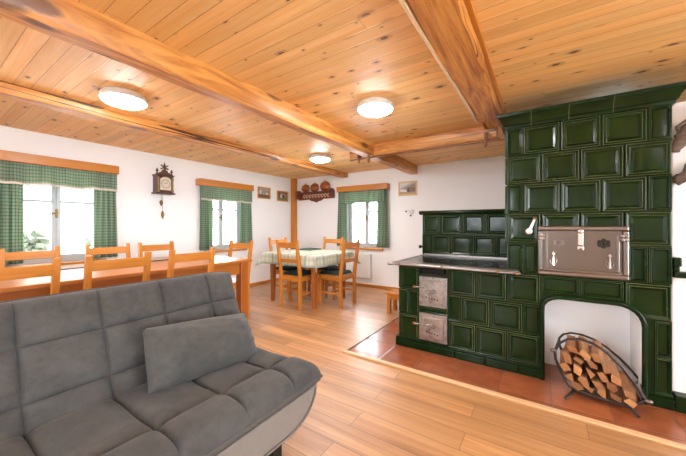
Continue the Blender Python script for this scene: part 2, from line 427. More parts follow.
# hearth: terracotta tiles with a pale threshold in front and a dark one at the left end
b = MB(); b.box(-1.425, XR, 2.205, 3.42, 0, .006); struct(b.build('floor_hearth', 'terracotta'))
b = MB(); b.box(-1.455, XR, 2.165, 2.206, 0, .014); struct(b.build('trim_10', 'trimwood', bevel=.005))
b = MB(); b.box(-1.436, -1.425, 2.206, 3.42, 0, .010); struct(b.build('trim_11', 'darkwood', bevel=.003))

# ------------------------------------------------------------------ windows
def window(n, axis, plane, c, w, z0, z1, ztr, inside, sill=True, trans=True):
    """timber window set in the wall; plane = middle of the frame, inside = +1/-1 direction towards the room"""
    name = 'window_%d' % n
    def B(m, s0, s1, d0, d1, z0, z1, mi=0):
        lo, hi = sorted((plane+d0*inside, plane+d1*inside))
        if axis == 'x': m.box(lo, hi, s0, s1, z0, z1, mi)
        else: m.box(s0, s1, lo, hi, z0, z1, mi)
    a0, a1 = c-w/2, c+w/2
    m = MB(); f = .045
    B(m, a0, a0+f, -.03, .03, z0, z1); B(m, a1-f, a1, -.03, .03, z0, z1)
    B(m, a0+f, a1-f, -.03, .03, z0, z0+f); B(m, a0+f, a1-f, -.03, .03, z1-f, z1)
    o = struct(m.build(name, 'white_frame', bevel=.004))
    for (s0, s1) in ((a0+f, c-.002), (c+.002, a1-f)):
        m = MB(); q = .038
        B(m, s0, s0+q, -.02, .04, z0+f, z1-f); B(m, s1-q, s1, -.02, .04, z0+f, z1-f)
        B(m, s0+q, s1-q, -.02, .04, z0+f, z0+f+q); B(m, s0+q, s1-q, -.02, .04, z1-f-q, z1-f)
        if ztr: B(m, s0+q, s1-q, -.02, .035, ztr-.014, ztr+.014)
        sh = m.build('sash', 'white_frame', o, bevel=.004)
        m = MB(); B(m, s0+q-.01, s1-q+.01, .004, .010, z0+f+q-.01, z1-f-q+.01); m.build('pane', 'glass', sh)
    m = MB(); B(m, c-.012, c+.012, .04, .052, 1.20, 1.30); B(m, c-.05, c+.012, .05, .066, 1.24, 1.26); m.build('window_handle', 'brass', o, bevel=.003)
    if sill:
        m = MB(); d = abs(plane-(XL if axis == 'x' else YB))
        B(m, a0, a1, .03, d+.035, z0-.03, z0+.002); m.build('window_sill', 'pine_y' if axis == 'x' else 'pine_x', o, bevel=.004)
    return o
window(1, 'x', XL-.19, 1.0, .84, WZ0, WZ1, 1.385, 1)
window(2, 'x', XL-.19, 3.09, .80, WZ0, WZ1, 1.385, 1)
window(3, 'y', YB+.19, -2.72, .82, WZ0, WZ1, 1.37, -1)
window(4, 'x', XL-.19, -1.25, 1.0, WZ0, WZ1, 1.385, 1)
window(5, 'x', XR+.15, -1.3, 1.8, .3, 1.9, None, -1, False)  # unseen window, made large to let in fill daylight
window(6, 'x', XR+.15, .95, 1.9, .3, 1.9, None, -1, False)  # its unseen neighbour, likewise sized for fill daylight
window(7, 'y', YF-.15, -1.4, 1.4, .75, 1.95, None, 1, False)
window(8, 'y', YB+.15, .725, .45, .95, 1.80, None, -1, False)

# curtains ------------------------------------------------------------------
def pelmet(axis, a0, a1, z0, z1, label):
    m = MB()
    if axis == 'x': m.box(XL, XL+.13, a0, a1, z0, z1)
    else: m.box(a0, a1, YB-.13, YB, z0, z1)
    o = m.build('pelmet_board', 'pine_y' if axis == 'x' else 'pine_x', bevel=.005); tag(o, label, 'pelmet', 'pelmet boards over the windows')
def drape(name, axis, a0, a1, z0, z1, depth, folds, amp, label, cat, group, ph=0., flare=0., scallop=0., lace=False):
    root = None
    def at(s, tt):
        a = a0+(a1-a0)*s + flare*(1-tt)*(s-.5)
        z = z0+(z1-z0)*tt + scallop*(1-tt)*(.6*sin(s*pi*5+ph)+.4*sin(s*pi*11))
        k = .55+.45*(1-tt)
        d = depth + amp*k*sin(s*folds*2*pi+ph+.5*sin(3*tt+ph)) + amp*.4*sin(s*folds*4.3*pi+1.3*ph)
        return (XL+d, a, z) if axis == 'x' else (a, YB-d, z)
    m = MB(); L = abs(a1-a0)*1.5
    m.grid(at, max(24, int(folds*12)), 14, 0, lambda s, tt: (s*L, tt*(z1-z0)))
    o = m.build(name, 'curtain', smooth=180, solid=.003); tag(o, label, cat, group)
    if lace:
        m = MB()
        def lt(s, tt):
            p = Vector(at(s, 0)); off = Vector((.004, 0, 0)) if axis == 'x' else Vector((0, -.004, 0))
            return tuple(p+off+Vector((0, 0, -.012+.024*tt)))
        m.grid(lt, max(24, int(folds*12)), 2); m.build('hem_trim', 'lace', o, smooth=180, solid=.002)
G = 'green checked window curtains'; GV = 'green checked valances'
pelmet('x', .38, 1.508, 1.742, 1.840, 'orange pine pelmet board over the big window, left of the wall clock')
pelmet('x', 2.545, 3.56, 1.730, 1.832, 'pine pelmet board over the window between the clock and the two small pictures')
pelmet('y', -3.222, -2.178, 1.738, 1.838, 'pine pelmet board over the back wall window beside the plate shelf')
drape('curtain', 'x', .40, .71, .73, 1.740, .050, 5, .024, 'green checked curtain at the left edge of the big window, cut by the picture edge', 'curtain', G, .3)
drape('curtain', 'x', 1.29, 1.49, .73, 1.740, .050, 4, .024, 'green checked curtain at the clock side of the big window', 'curtain', G, 1.7, .05)
drape('curtain_valance', 'x', .40, 1.49, 1.54, 1.740, .098, 9, .014, 'short green checked valance with cream hem over the big window', 'valance', GV, .9, 0, .012, True)
drape('curtain', 'x', 2.585, 2.80, .73, 1.728, .050, 4, .024, 'green checked curtain at the clock side of the window between clock and pictures', 'curtain', G, 2.2)
drape('curtain', 'x', 3.33, 3.555, .73, 1.728, .050, 4, .024, 'green checked curtain just below the two small pictures on the window wall', 'curtain', G, .8, .06)
drape('curtain_valance', 'x', 2.575, 3.54, 1.52, 1.728, .098, 9, .012, 'short green valance with cream hem on the window between clock and pictures', 'valance', GV, 2.4, 0, .006, True)
drape('curtain', 'y', -3.215, -3.04, .73, 1.736, .050, 4, .024, 'green curtain of the back wall window, on the plate shelf side', 'curtain', G, 1.1, .05)
drape('curtain', 'y', -2.39, -2.20, .73, 1.736, .050, 4, .024, 'green curtain of the back wall window, on the stove side', 'curtain', G, 2.9, .05)
drape('curtain_valance', 'y', -3.16, -2.24, 1.515, 1.736, .098, 8, .012, 'short green valance across the top of the back wall window', 'valance', GV, .2, 0, .006, False)

# ------------------------------------------------------------------ ceiling lamps
def lamp(x, y, r, label):
    o = thing('ceiling_lamp', label, 'ceiling lamp', (x, y, H), 'round ceiling lamps')
    b = MB(); b.lathe([(r*.90, 0), (r*.95, -.008), (r, -.034), (r*1.02, -.046), (r*.98, -.050)], (x, y, H), n=40); b.build('lamp_base', 'white_metal', o, smooth=50)
    pr = [(r*.95*cos(k*pi/2/8), -.046-.040*sin(k*pi/2/8)) for k in range(8)]+[(.004, -.0865)]
    b = MB(); b.lathe(pr, (x, y, H), n=40); b.build('lamp_shade', 'lamp', o, smooth=60)
lamp(-2.61, .945, .15, 'round lit dome lamp on the ceiling between the two long beams')
lamp(-1.115, 2.14, .145, 'round lit dome lamp on the open ceiling nearest the green stove')
lamp(-2.61, 3.33, .145, 'small-looking lit dome lamp above the table with the plaid cloth')
lamp(-1.0, -1.2, .15, 'round fill lamp added behind the sofa, out of view')  # unseen lamp, added as fill light for the room
lamp(1.4, .6, .15, 'round fill lamp added in front of the white stove side, out of view')  # another unseen lamp added only to brighten the room

# ------------------------------------------------------------------ wall clock
cy, cx0 = 2.045, XL
o = thing('wall_clock', 'dark carved wall clock with cream dial and hanging weights on white wall', 'clock', (XL, cy, 1.55))
b = MB(); b.box(XL, XL+.13, cy-.105, cy+.105, 1.56, 1.80); b.box(XL, XL+.15, cy-.125, cy+.125, 1.545, 1.565); b.box(XL, XL+.145, cy-.115, cy+.115, 1.795, 1.812); b.build('clock_case', 'darkwood', o, bevel=.004)
b = MB(); X = XL+.131
arch = [(cy-.07, 1.60), (cy+.07, 1.60), (cy+.07, 1.73)]+[(cy+.07*cos(k*pi/10), 1.73+.05*sin(k*pi/10)) for k in range(1, 10)]+[(cy-.07, 1.73)]
b.prism(arch, lambda a, z: (X-.004, a, z), lambda a, z: (X+.006, a, z)); dl = b.build('clock_dial', 'dial', o)
b = MB(); b.tube([(X+.008, cy+.055*sin(w), 1.685+.055*cos(w)) for w in [i*pi/12 for i in range(24)]], .0018, 5, closed=True)
for k in range(12):
    w = k*pi/6; p = Vector((X+.008, cy+.05*sin(w), 1.685+.05*cos(w))); q = Vector((X+.008, cy+.062*sin(w), 1.685+.062*cos(w))); b.beam(p, q, .006, .003)
b.build('hour_ring', 'black', dl)
b = MB(); b.beam((X+.010, cy, 1.685), (X+.010, cy-.03, 1.70), .006, .003); b.beam((X+.012, cy, 1.685), (X+.012, cy+.028, 1.718), .004, .003); b.build('clock_hand', 'black', dl)
for s in (-1, 1):
    b = MB(); b.lathe([(.012, 0), (.016, .02), (.009, .05), (.011, .10), (.009, .15), (.016, .19), (.011, .205)], (XL+.135, cy+s*.093, 1.57), n=12); b.build('column', 'brass', o, smooth=50)
    b = MB(); b.lathe([(.016, 0), (.018, .012), (.006, .025), (.017, .045), (.013, .06), (.003, .085)], (XL+.10, cy+s*.095, 1.812), n=12); b.build('finial', 'darkwood', o, smooth=50)
b = MB()
ped = [(cy-.085, 1.81), (cy+.085, 1.81), (cy+.07, 1.84), (cy+.04, 1.85), (cy+.03, 1.875), (cy-.03, 1.875), (cy-.04, 1.85), (cy-.07, 1.84)]
b.prism(ped, lambda a, z: (XL+.09, a, z), lambda a, z: (XL+.12, a, z)); b.build('pediment', 'darkwood', o, bevel=.003)
b = MB(); cc = Vector((XL+.105, cy, 1.915))
for k in range(5):
    w = pi/2+(k-2)*pi/3.1; b.beam(cc, cc+Vector((0, cos(w)*.055, sin(w)*.055)), .016, .014)
b.lathe([(.010, -.06), (.02, -.04), (.012, -.01), (.02, .0), (.004, .065)], cc, n=10); b.build('crest_ornament', 'darkwood', o, smooth=40)
for (dy, zt, zb, r) in ((-.022, 1.47, 1.385, .022), (-.004, 1.32, 1.205, .020)):
    b = MB(); b.tube([(XL+.06, cy+dy, 1.55), (XL+.06, cy+dy, zt)], .0025, 6); ch = b.build('clock_chain', 'brass', o)
    b = MB(); hh = zt-zb; b.lathe([(.003, 0), (r*.5, -.1*hh), (r, -.35*hh), (r*.95, -.6*hh), (r*.5, -.88*hh), (.003, -hh)], (XL+.06, cy+dy, zt), n=14); b.build('clock_weight', 'brass', ch, smooth=60)

# ------------------------------------------------------------------ framed pictures
def picture(axis, a0, a1, z0, z1, label, shapes, frame='pine_y'):
    ca = (a0+a1)/2
    loc = (XL, ca, z0) if axis == 'x' else (ca, YB, z0)
    o = thing('framed_picture', label, 'picture', loc, 'small framed pictures on the walls')
    def B(m, p0, p1, d0, d1, q0, q1):
        if axis == 'x': m.box(XL+d0, XL+d1, p0, p1, q0, q1)
        else: m.box(p0, p1, YB-d1, YB-d0, q0, q1)
    f = .022; m = MB()
    B(m, a0, a0+f, 0, .022, z0, z1); B(m, a1-f, a1, 0, .022, z0, z1); B(m, a0+f, a1-f, 0, .022, z0, z0+f); B(m, a0+f, a1-f, 0, .022, z1-f, z1)
    m.build('picture_frame', frame, o, bevel=.004)
    m = MB(); mats = []
    w, h = a1-a0-2*f, z1-z0-2*f
    for i, (mat, poly) in enumerate(shapes):
        mats.append('pic_'+mat); d = .006+.0006*i
        pts = [(a0+f+x*w, z0+f+y*h) for x, y in poly]
        if axis == 'x': m.add([(XL+d, a, z) for a, z in pts], [tuple(range(len(pts)))], i)
        else: m.add([(a, YB-d, z) for a, z in pts], [tuple(range(len(pts)))], i)
    m.build('picture_print', mats, o)
FULL = [(0, 0), (1, 0), (1, 1), (0, 1)]
picture('x', 3.745, 4.055, 1.625, 1.845, 'small framed picture of grey village houses, nearer the window of the pair', [('hill', FULL), ('haze', [(0, .6), (1, .75), (1, 1), (0, 1)]), ('pale', [(.08, .35), (.28, .35), (.28, .72), (.18, .82), (.08, .7)]), ('haze', [(.35, .3), (.6, .3), (.6, .62), (.48, .78), (.35, .62)]), ('pale', [(.65, .32), (.92, .32), (.92, .55), (.65, .6)]), ('brown', [(0, 0), (1, 0), (1, .22), (0, .3)])], 'beam')
picture('x', 4.235, 4.545, 1.605, 1.815, 'small framed picture of a dark shape on green ground, nearer the corner post', [('brown', FULL), ('haze', [(.2, .35), (.85, .35), (.8, .8), (.3, .85)]), ('pale', [(.28, .3), (.5, .3), (.5, .7), (.3, .62)]), ('dark', [(.5, .25), (.68, .25), (.72, .6), (.55, .72), (.46, .55)]), ('grass', [(0, 0), (1, 0), (1, .25), (0, .3)])], 'beam')
picture('y', -2.015, -1.69, 1.61, 1.85, 'framed landscape print in a gold wooden frame on the back wall', [('haze', FULL), ('sky', [(0, .55), (.75, 1), (0, 1)]), ('hill', [(.35, .62), (1, .95), (1, .4), (.2, .45)]), ('brown', [(.3, .2), (1, .2), (1, .55), (.5, .58)]), ('pale', [(0, .2), (.45, .2), (.4, .42), (0, .45)]), ('ochre', [(0, 0), (1, 0), (1, .18), (.4, .2), (0, .25)]), ('dark', [(.48, .18), (.6, .18), (.58, .5), (.5, .5)])], 'trimwood')

# ------------------------------------------------------------------ plate shelf and copper pans, wall hook, heater
SX0, SX1 = -4.27, -3.345
o = thing('plate_shelf', 'red brown carved wooden wall shelf on the back wall beside the corner post', 'shelf', ((SX0+SX1)/2, YB, 1.63))
b = MB()
poly = [(SX0, 1.635), (SX0, 1.80), (SX1, 1.80), (SX1, 1.645), (-3.62, 1.645), (-3.68, 1.61), (-3.75, 1.60), (-3.80, 1.575), (-3.86, 1.60), (-3.93, 1.61), (-3.99, 1.645)]
b.prism(poly, lambda a, z: (a, YB-.022, z), lambda a, z: (a, YB, z)); b.build('back_board', 'redwood', o, bevel=.004)
b = MB(); b.box(SX0+.02, SX1-.02, YB-.11, YB-.02, 1.775, 1.793); b.build('shelf_board', 'redwood', o, bevel=.004)
for a in (SX0, SX1-.07):
    b = MB(); b.box(a, a+.07, YB-.115, YB-.02, 1.65, 1.83); b.build('shelf_end', 'redwood', o, bevel=.01)
b = MB()
for k in range(9):
    a = SX0+.16+k*.078; c = (a, YB-.024, 1.705)
    pts = [(a+.034*cos(w)*(1-w/9), YB-.026, 1.705+.050*sin(w)*(1-w/9)) for w in [i*.5 for i in range(13)]]
    b.tube(pts, .0075, 6)
b.build('scroll_ornament', 'ornament', o, smooth=60)
for a, r, zz, lb in ((-4.07, .085, 1.793, 'copper mould on the wall shelf, nearest the corner post'), (-3.83, .088, 1.793, 'copper mould in the middle of the wall shelf'), (-3.565, .098, 1.793, 'largest copper mould on the wall shelf, at the window end')):
    o2 = thing('copper_mould', lb, 'copper mould', (a, YB-.065, zz), 'copper moulds on the wall shelf')
    b = MB(); c = Vector((a, YB-.025, zz+r)); b.lathe([(r, 0), (r*1.02, -.008), (r*.92, -.022), (r*.72, -.045), (r*.38, -.062), (.004, -.066)], c, axis='y', n=28); b.v = [(a+(p_[0]-a)*1.25, p_[1], p_[2]) for p_ in b.v]; b.build('mould_bowl', 'copper_pot', o2, smooth=50)
    b = MB()
    for k in range(8):
        w = k*pi/4; b.tube([c+Vector((cos(w)*r*.9, -.026, sin(w)*r*.9)), c+Vector((cos(w)*r*.6, -.056, sin(w)*r*.6)), c+Vector((cos(w)*r*.25, -.068, sin(w)*r*.25))], [.006, .010, .005], 6)
    b.v = [(a+(p_[0]-a)*1.25, p_[1], p_[2]) for p_ in b.v]
    b.build('mould_flute', 'copper_pot', o2, smooth=60)
    b = MB(); b.tube([c+Vector((cos(w)*.016, -.012, r+.010+sin(w)*.016)) for w in [i*pi/6 for i in range(12)]], .0035, 6, closed=True); b.build('hanging_ring', 'copper', o2, smooth=60)
o = thing('wall_hook', 'small white double wall hook with dark knobs beside the stove backsplash', 'hook', (-1.795, YB, 1.33))
b = MB(); b.lathe([(.035, 0), (.035, -.01), (.02, -.02)], (-1.78, YB, 1.335), 'y', 16); b.tube([(-1.78, YB-.02, 1.335), (-1.83, YB-.05, 1.35), (-1.855, YB-.07, 1.345)], .007, 8)
b.tube([(-1.78, YB-.02, 1.335), (-1.775, YB-.05, 1.30), (-1.775, YB-.075, 1.28)], .007, 8); b.tube([(-1.79, YB-.02, 1.36), (-1.76, YB-.03, 1.375), (-1.73, YB-.03, 1.355)], .008, 8); b.build('hook_bracket', 'porcelain', o, smooth=50)
for p in ((-1.858, YB-.072, 1.345), (-1.775, YB-.078, 1.275)):
    b = MB(); b.lathe([(.003, -.015), (.013, -.008), (.015, 0), (.012, .01), (.003, .015)], p, n=12); b.build('knob', 'black', o, smooth=60)
o = thing('wall_heater', 'flat white panel heater on the back wall below the window', 'heater', (-2.70, YB, .15))
b = MB(); b.box(-2.90, -2.53, YB-.07, YB-.02, .16, .60); b.build('heater_panel', 'white_metal', o, bevel=.012)
b = MB()
for k in range(10): b.box(-2.88+k*.035, -2.865+k*.035, YB-.055, YB-.03, .598, .603)
b.build('vent_slot', 'pic_hill', o)
for a in (-2.86, -2.57):
    b = MB(); b.box(a-.015, a+.015, YB-.03, YB, .25, .5); b.build('wall_bracket', 'white_metal', o)

# ------------------------------------------------------------------ hanging rail on the ceiling beams
o = thing('hanging_rail', 'thin wooden rail hung below the cross beam by carved brackets', 'rail', (-1.1, 3.16, 1.95))
b = MB(); b.tube([(-2.0, 3.165, 1.935), (-.32, 3.165, 1.935)], .012, 10); b.build('rail_pole', 'darkrail', o, smooth=50)
for a in (-1.88, -1.74, -.45):
    b = MB(); b.box(a-.014, a+.014, 3.15, 3.214, 1.955, 2.02); b.box(a-.014, a+.014, 3.150, 3.18, 1.90, 1.956); b.lathe([(.004, -.02), (.014, -.01), (.016, 0), (.01, .012)], (a, 3.165, 1.895), n=10); b.build('rail_bracket', 'darkrail', o, bevel=.004)

# ------------------------------------------------------------------ chairs
def chair_proto(name, label, cat, pad, loc, rz, group):
    """origin at floor under the seat centre; back at -y"""
    t = thing(name, label, cat, loc, group, rz)
    t_loc = Vector(loc); ORG[t.name] = (0, 0, 0)
    W, D, SH, TH = .175, .165, .435, .92
    for s in (-1, 1):
        b = MB(); x = s*W
        P = [(-D-.005, 0), (-D+.0, .44), (-D-.075, TH), (-D-.112, TH), (-D-.045, .44), (-D-.045, 0)]
        b.prism([(p[0], p[1]) for p in P], lambda a, z: (x-.018, a, z), lambda a, z: (x+.018, a, z)); b.build('back_post', 'pine_z', t, bevel=.004)
        b = MB(); b.beam((s*(W-.005), D, 0), (s*(W-.005), D, SH-.02), .036, .036); b.build('front_leg', 'pine_z', t, bevel=.004)
    def yb(z): return -D-.022-(.075*(z-.44)/(TH-.44))
    for z0, z1 in ((.815, .885), (.615, .665)):
        b = MB()
        n = 8; P = []
        for i in range(n+1):
            x = -W+.012+(2*W-.024)*i/n; c = -.012*(1-(2*i/n-1)**2)
            for (z, d) in ((z0, -.009), (z1, -.009), (z1, .009), (z0, .009)): P.append((x, yb(z)+c+d, z))
        F = [(i*4+k, i*4+(k+1) % 4, i*4+4+(k+1) % 4, i*4+4+k) for i in range(n) for k in range(4)]+[(3, 2, 1, 0), (n*4, n*4+1, n*4+2, n*4+3)]
        b.add(P, F); b.build('back_rail', 'pine_x', t, bevel=.003)
    b = MB(); b.prism([(-W+.02, -D-.01), (W-.02, -D-.01), (W+.028, D+.025), (-W-.028, D+.025)], lambda x, y: (x, y, SH-.018), lambda x, y: (x, y, SH)); b.build('seat', 'pine_x', t, bevel=.006)
    b = MB(); b.box(-W+.01, W-.01, D-.010, D+.010, SH-.07, SH-.019); b.box(-W+.01, W-.01, -D-.03, -D-.012, SH-.07, SH-.019)
    for s in (-1, 1): b.box(s*W-.009, s*W+.009, -D, D-.02, SH-.07, SH-.019)
    b.build('seat_frame', 'pine_x', t, bevel=.003)
    b = MB()
    for s in (-1, 1): b.box(s*W-.009, s*W+.009, -D-.01, D-.015, .17, .20)
    b.box(-W, W, -.01, .012, .172, .198); b.build('stretcher', 'pine_y', t, bevel=.003)
    if pad:
        b = MB()
        def top(sx, sy):
            x = (sx-.5)*2; y = (sy-.5)*2; e = max(0, 1-max(abs(x), abs(y))**8)
            w = W-.005+.02*sy
            return (x*w, -D-.0+(2*D+.02)*sy, SH+.004+.034*e**.35)
        b.grid(top, 14, 14); b.grid(lambda sx, sy: (top(sx, sy)[0], top(sx, sy)[1], SH+.001), 14, 14)
        b.build('seat_pad', 'cushion', t, smooth=60)
    return t
GL = 'pine chairs at the long dining table'; GS = 'pine chairs with green pads at the plaid table'
LT = {'N': [(.36, 'pine ladder-back chair on the sofa side of the long table, nearest the picture edge'), (.865, 'pine ladder-back chair on the sofa side of the long table, middle of three'), (1.39, 'pine ladder-back chair on the sofa side of the long table, nearest its free end')],
      'F': [(.66, 'pine ladder-back chair behind the long table, in front of the big window panes'), (1.23, 'pine ladder-back chair behind the long table, by the clock-side curtain of the big window'), (1.70, 'pine ladder-back chair behind the long table, right below the wall clock')]}
lc = None
for side, lst in LT.items():
    for y, lb in lst:
        loc, rz = ((-2.705, y, 0), pi/2) if side == 'N' else ((-3.535, y, 0), -pi/2)
        if lc is None: lc = chair_proto('dining_chair', lb, 'chair', False, loc, rz, GL)
        else: dup(lc, loc, rz, lb)
dup(lc, (-3.22, 2.23, 0), pi+.12, 'pine ladder-back chair at the free end of the long table, by the second window')
sc_ = None
for x, y, rz, lb in ((-2.825, 3.14, 0, 'pine chair with green pad in front of the plaid table, back towards the sofa'),
                     (-2.425, 3.475, pi/2, 'pine chair with green pad at the stove side of the plaid table'),
                     (-3.29, 3.42, -pi/2, 'pine chair with green pad at the window wall side of the plaid table'),
                     (-2.90, 3.80, pi, 'pine chair with green pad behind the plaid table, below the back window')):
    if sc_ is None: sc_ = chair_proto('padded_chair', lb, 'chair', True, (x, y, 0), rz, GS)
    else: dup(sc_, (x, y, 0), rz, lb)

# ------------------------------------------------------------------ long dining table
TX0, TX1, TY0, TY1 = -3.62, -2.60, -.55, 2.13
o = thing('dining_table', 'long orange pine dining table along the window wall behind the sofa', 'table', ((TX0+TX1)/2, .8, 0))
b = MB(); b.box(TX0, TX1, TY0, TY1, .722, .752); b.build('tabletop', 'table_y', o, bevel=.006)
b = MB(); b.box(TX0+.06, TX0+.085, TY0+.1, TY1-.1, .60, .722); b.box(TX1-.085, TX1-.06, TY0+.1, TY1-.1, .60, .722); b.box(TX0+.1, TX1-.1, TY1-.085, TY1-.06, .60, .722); b.box(TX0+.1, TX1-.1, TY0+.06, TY0+.085, .60, .722); b.build('table_apron', 'table_y', o, bevel=.003)
for x in (TX0+.03, TX1-.12):
    for y in (TY0+.03, TY1-.12):
        b = MB(); b.box(x, x+.09, y, y+.09, 0, .722); b.build('table_leg', 'table_z', o, bevel=.006)
b = MB(); b.box(-3.57, -3.27, -.3, 1.62, .752, .757); rn = b.build('table_runner', 'runner'); tag(rn, 'beige woven runner with dark edge lying along the long dining table', 'table runner')
b = MB(); b.box(-3.275, -3.262, -.3, 1.62, .7525, .760); b.build('runner_border', 'pic_dark', rn)
for m in rn.data.uv_layers: pass

# ------------------------------------------------------------------ small table with plaid cloth
SX, SY0, SY1 = (-3.40, -2.43), 3.0, 3.88
o = thing('square_table', 'small pine table under a plaid cloth in the far corner', 'table', (-2.915, 3.44, 0))
b = MB(); b.box(SX[0], SX[1], SY0, SY1, .690, .715); b.build('tabletop', 'pine_x', o, bevel=.004)
b = MB(); b.box(SX[0]+.08, SX[1]-.08, SY0+.085, SY0+.105, .60, .69); b.box(SX[0]+.08, SX[1]-.08, SY1-.105, SY1-.085, .60, .69); b.box(SX[0]+.085, SX[0]+.105, SY0+.105, SY1-.105, .60, .69); b.box(SX[1]-.105, SX[1]-.085, SY0+.105, SY1-.105, .60, .69); b.build('table_apron', 'pine_x', o)
for x in (SX[0]+.06, SX[1]-.125):
    for y in (SY0+.06, SY1-.125):
        b = MB(); P = []
        for z, g in ((0, .010), (.50, 0), (.69, 0)):
            P += [(x+g, y+g, z), (x+.065-g, y+g, z), (x+.065-g, y+.065-g, z), (x+g, y+.065-g, z)]
        b.add(P, [(3, 2, 1, 0), (8, 9, 10, 11)]+[(r*4+k, r*4+(k+1) % 4, r*4+4+(k+1) % 4, r*4+4+k) for r in (0, 1) for k in range(4)]); b.build('table_leg', 'table_z', o, bevel=.004)
b = MB(); DR = .165; ccx, ccy = -2.915, 3.44; hx, hy = .485+.006, .44+.006
def cloth(s, tt):
    a = (s-.5)*2*(hx+DR); c = (tt-.5)*2*(hy+DR)
    ox = max(0, abs(a)-hx); oy = max(0, abs(c)-hy); sx = 1 if a > 0 else -1; sy = 1 if c > 0 else -1
    d = hypot(ox, oy)
    x = ccx+max(-hx, min(hx, a)); y = ccy+max(-hy, min(hy, c)); z = .720
    if d > 0:
        kx, ky = ox/d, oy/d
        along = c if ox > oy else a
        w = .010*sin(along*21+sx)*min(1, d/.08)+.012*d/DR
        x += sx*kx*(.006+w); y += sy*ky*(.006+w)
        mn = min(ox, oy); x += sx*.5*mn; y += sy*.5*mn
        z = .724-max(ox, oy)-.30*mn
    return (x, y, z)
b.grid(cloth, 60, 56, 0, lambda s, tt: ((s-.5)*2*(hx+DR), (tt-.5)*2*(hy+DR)))
o = b.build('tablecloth', 'cloth', smooth=180, solid=.002); tag(o, 'pale green plaid tablecloth hanging over the small corner table', 'tablecloth')
b = MB(); b.box(-3.24, -2.98, 3.56, 3.92-.08, .7215, .728); o = b.build('serving_tray', 'traygreen', bevel=.003); tag(o, 'flat dark green tray lying on the plaid tablecloth', 'tray')
b = MB()
for (x0, x1, y0, y1) in ((-3.24, -2.98, 3.56, 3.57), (-3.24, -2.98, 3.83, 3.84), (-3.24, -3.23, 3.57, 3.83), (-2.99, -2.98, 3.57, 3.83)): b.box(x0, x1, y0, y1, .728, .738)
b.build('tray_rim', 'traygreen', o, bevel=.002)

# ------------------------------------------------------------------ footstool beside the stove
o = thing('footstool', 'low pine footstool standing on the floor beside the green stove', 'stool', (-1.46, 3.55, 0))
b = MB(); b.box(-1.65, -1.27, 3.42, 3.68, .245, .270); b.build('stool_top', 'pine_x', o, bevel=.005)
for x in (-1.625, -1.335):
    for y in (3.435, 3.62):
        b = MB(); b.box(x, x+.045, y, y+.045, 0, .245); b.build('stool_leg', 'pine_z', o, bevel=.004)
b = MB(); b.box(-1.58, -1.335, 3.645, 3.66, .19, .245); b.box(-1.58, -1.335, 3.44, 3.455, .19, .245); b.build('stool_apron', 'pine_x', o, bevel=.003)

# ------------------------------------------------------------------ tiled stove
F0 = 2.60
stove = thing('tiled_stove', 'tall dark green tiled stove with cooktop, ovens and log niche', 'stove', (-.2, 2.95, 0))
def tile(b, O, U, Vv, N, u0, u1, v0, v1, tilt=True):
    """moulded stove tile: nested rims around a sunk panel"""
    O, U, Vv, N = Vector(O), Vector(U), Vector(Vv), Vector(N)
    w, h = u1-u0, v1-v0
    k = min(1, min(w, h)/.20); k = max(k, .55)
    rings = [(.0015, .000), (.0065, .012), (.0100, .0145), (.0130, .0135), (.0225, .0085), (.0260, .0130), (.0295, .0125), (.0420, .0035)]
    mats = [0, 2, 0, 0, 2, 0, 0]
    P = []; F = []; mi = []
    tx, ty = (random.uniform(-.007, .007), random.uniform(-.008, .008)) if tilt else (0, 0)
    for ins, d in rings:
        i = ins*k
        for a, c in ((u0+i, v0+i), (u1-i, v0+i), (u1-i, v1-i), (u0+i, v1-i)):
            dd = d + tx*(a-(u0+u1)/2)+ty*(c-(v0+v1)/2)
            P.append(O+U*a+Vv*c+N*dd)
    for r in range(len(rings)-1):
        for q in range(4): F.append((r*4+q, r*4+(q+1) % 4, r*4+4+(q+1) % 4, r*4+4+q)); mi.append(mats[r])
    # slightly domed sunk panel
    base = (len(rings)-1)*4; i = rings[-1][0]*k
    n = 5; g0 = len(P); pu0, pu1, pv0, pv1 = u0+i, u1-i, v0+i, v1-i
    for a in range(n+1):
        for c in range(n+1):
            fu, fv = a/n, c/n; uu = pu0+(pu1-pu0)*fu; vv = pv0+(pv1-pv0)*fv
            dd = rings[-1][1]+.0012*(1-(2*fu-1)**2)*(1-(2*fv-1)**2)+tx*(uu-(u0+u1)/2)+ty*(vv-(v0+v1)/2)
            P.append(O+U*uu+Vv*vv+N*dd)
    for a in range(n):
        for c in range(n): q = g0+a*(n+1)+c; F.append((q, q+n+1, q+n+2, q+1)); mi.append(1)
    b.add(P, F, mi)
zr = [.085, .310, .533, .757, .985, 1.205, 1.425, 1.640, 1.852]
T = []
def front(xs, r):
    for a, c in zip(xs, xs[1:]): T.append((a, c, zr[r], zr[r+1]))
LX = -1.10
front([LX, -.91], 0); front([-.655, -.44, -.22, 0], 0)
front([LX, -1.008, -.91], 1); front([-.655, -.555, -.335, -.112, 0], 1)
front([LX, -.91], 2); front([-.655, -.44, -.22, 0], 2)
front([-.218, -.112, -.022], 3); front([.467, .555, .66], 3)
front([-.218, 0, .222, .445, .66], 4); front([-.218, -.112, .113, .333, .553, .66], 5)
front([-.218, 0, .222, .445, .66], 6); front([-.218, -.112, .113, .333, .553, .66], 7)
T += [(.0, .222, .632, .757), (.222, .445, .632, .757)]
PIER = MB()
for q in ((.582, .66, .310, .533), (.582, .66, .085, .310)): T.append(q)
T += [(-.91, -.655, .683, .757), (-.91, -.655, .345, .405)]
b = MB()
for a, c, z0, z1 in T: tile(PIER if (a > .5 and z1 < .6) else b, (0, F0, 0), (1, 0, 0), (0, 0, 1), (0, -1, 0), a, c, z0, z1)
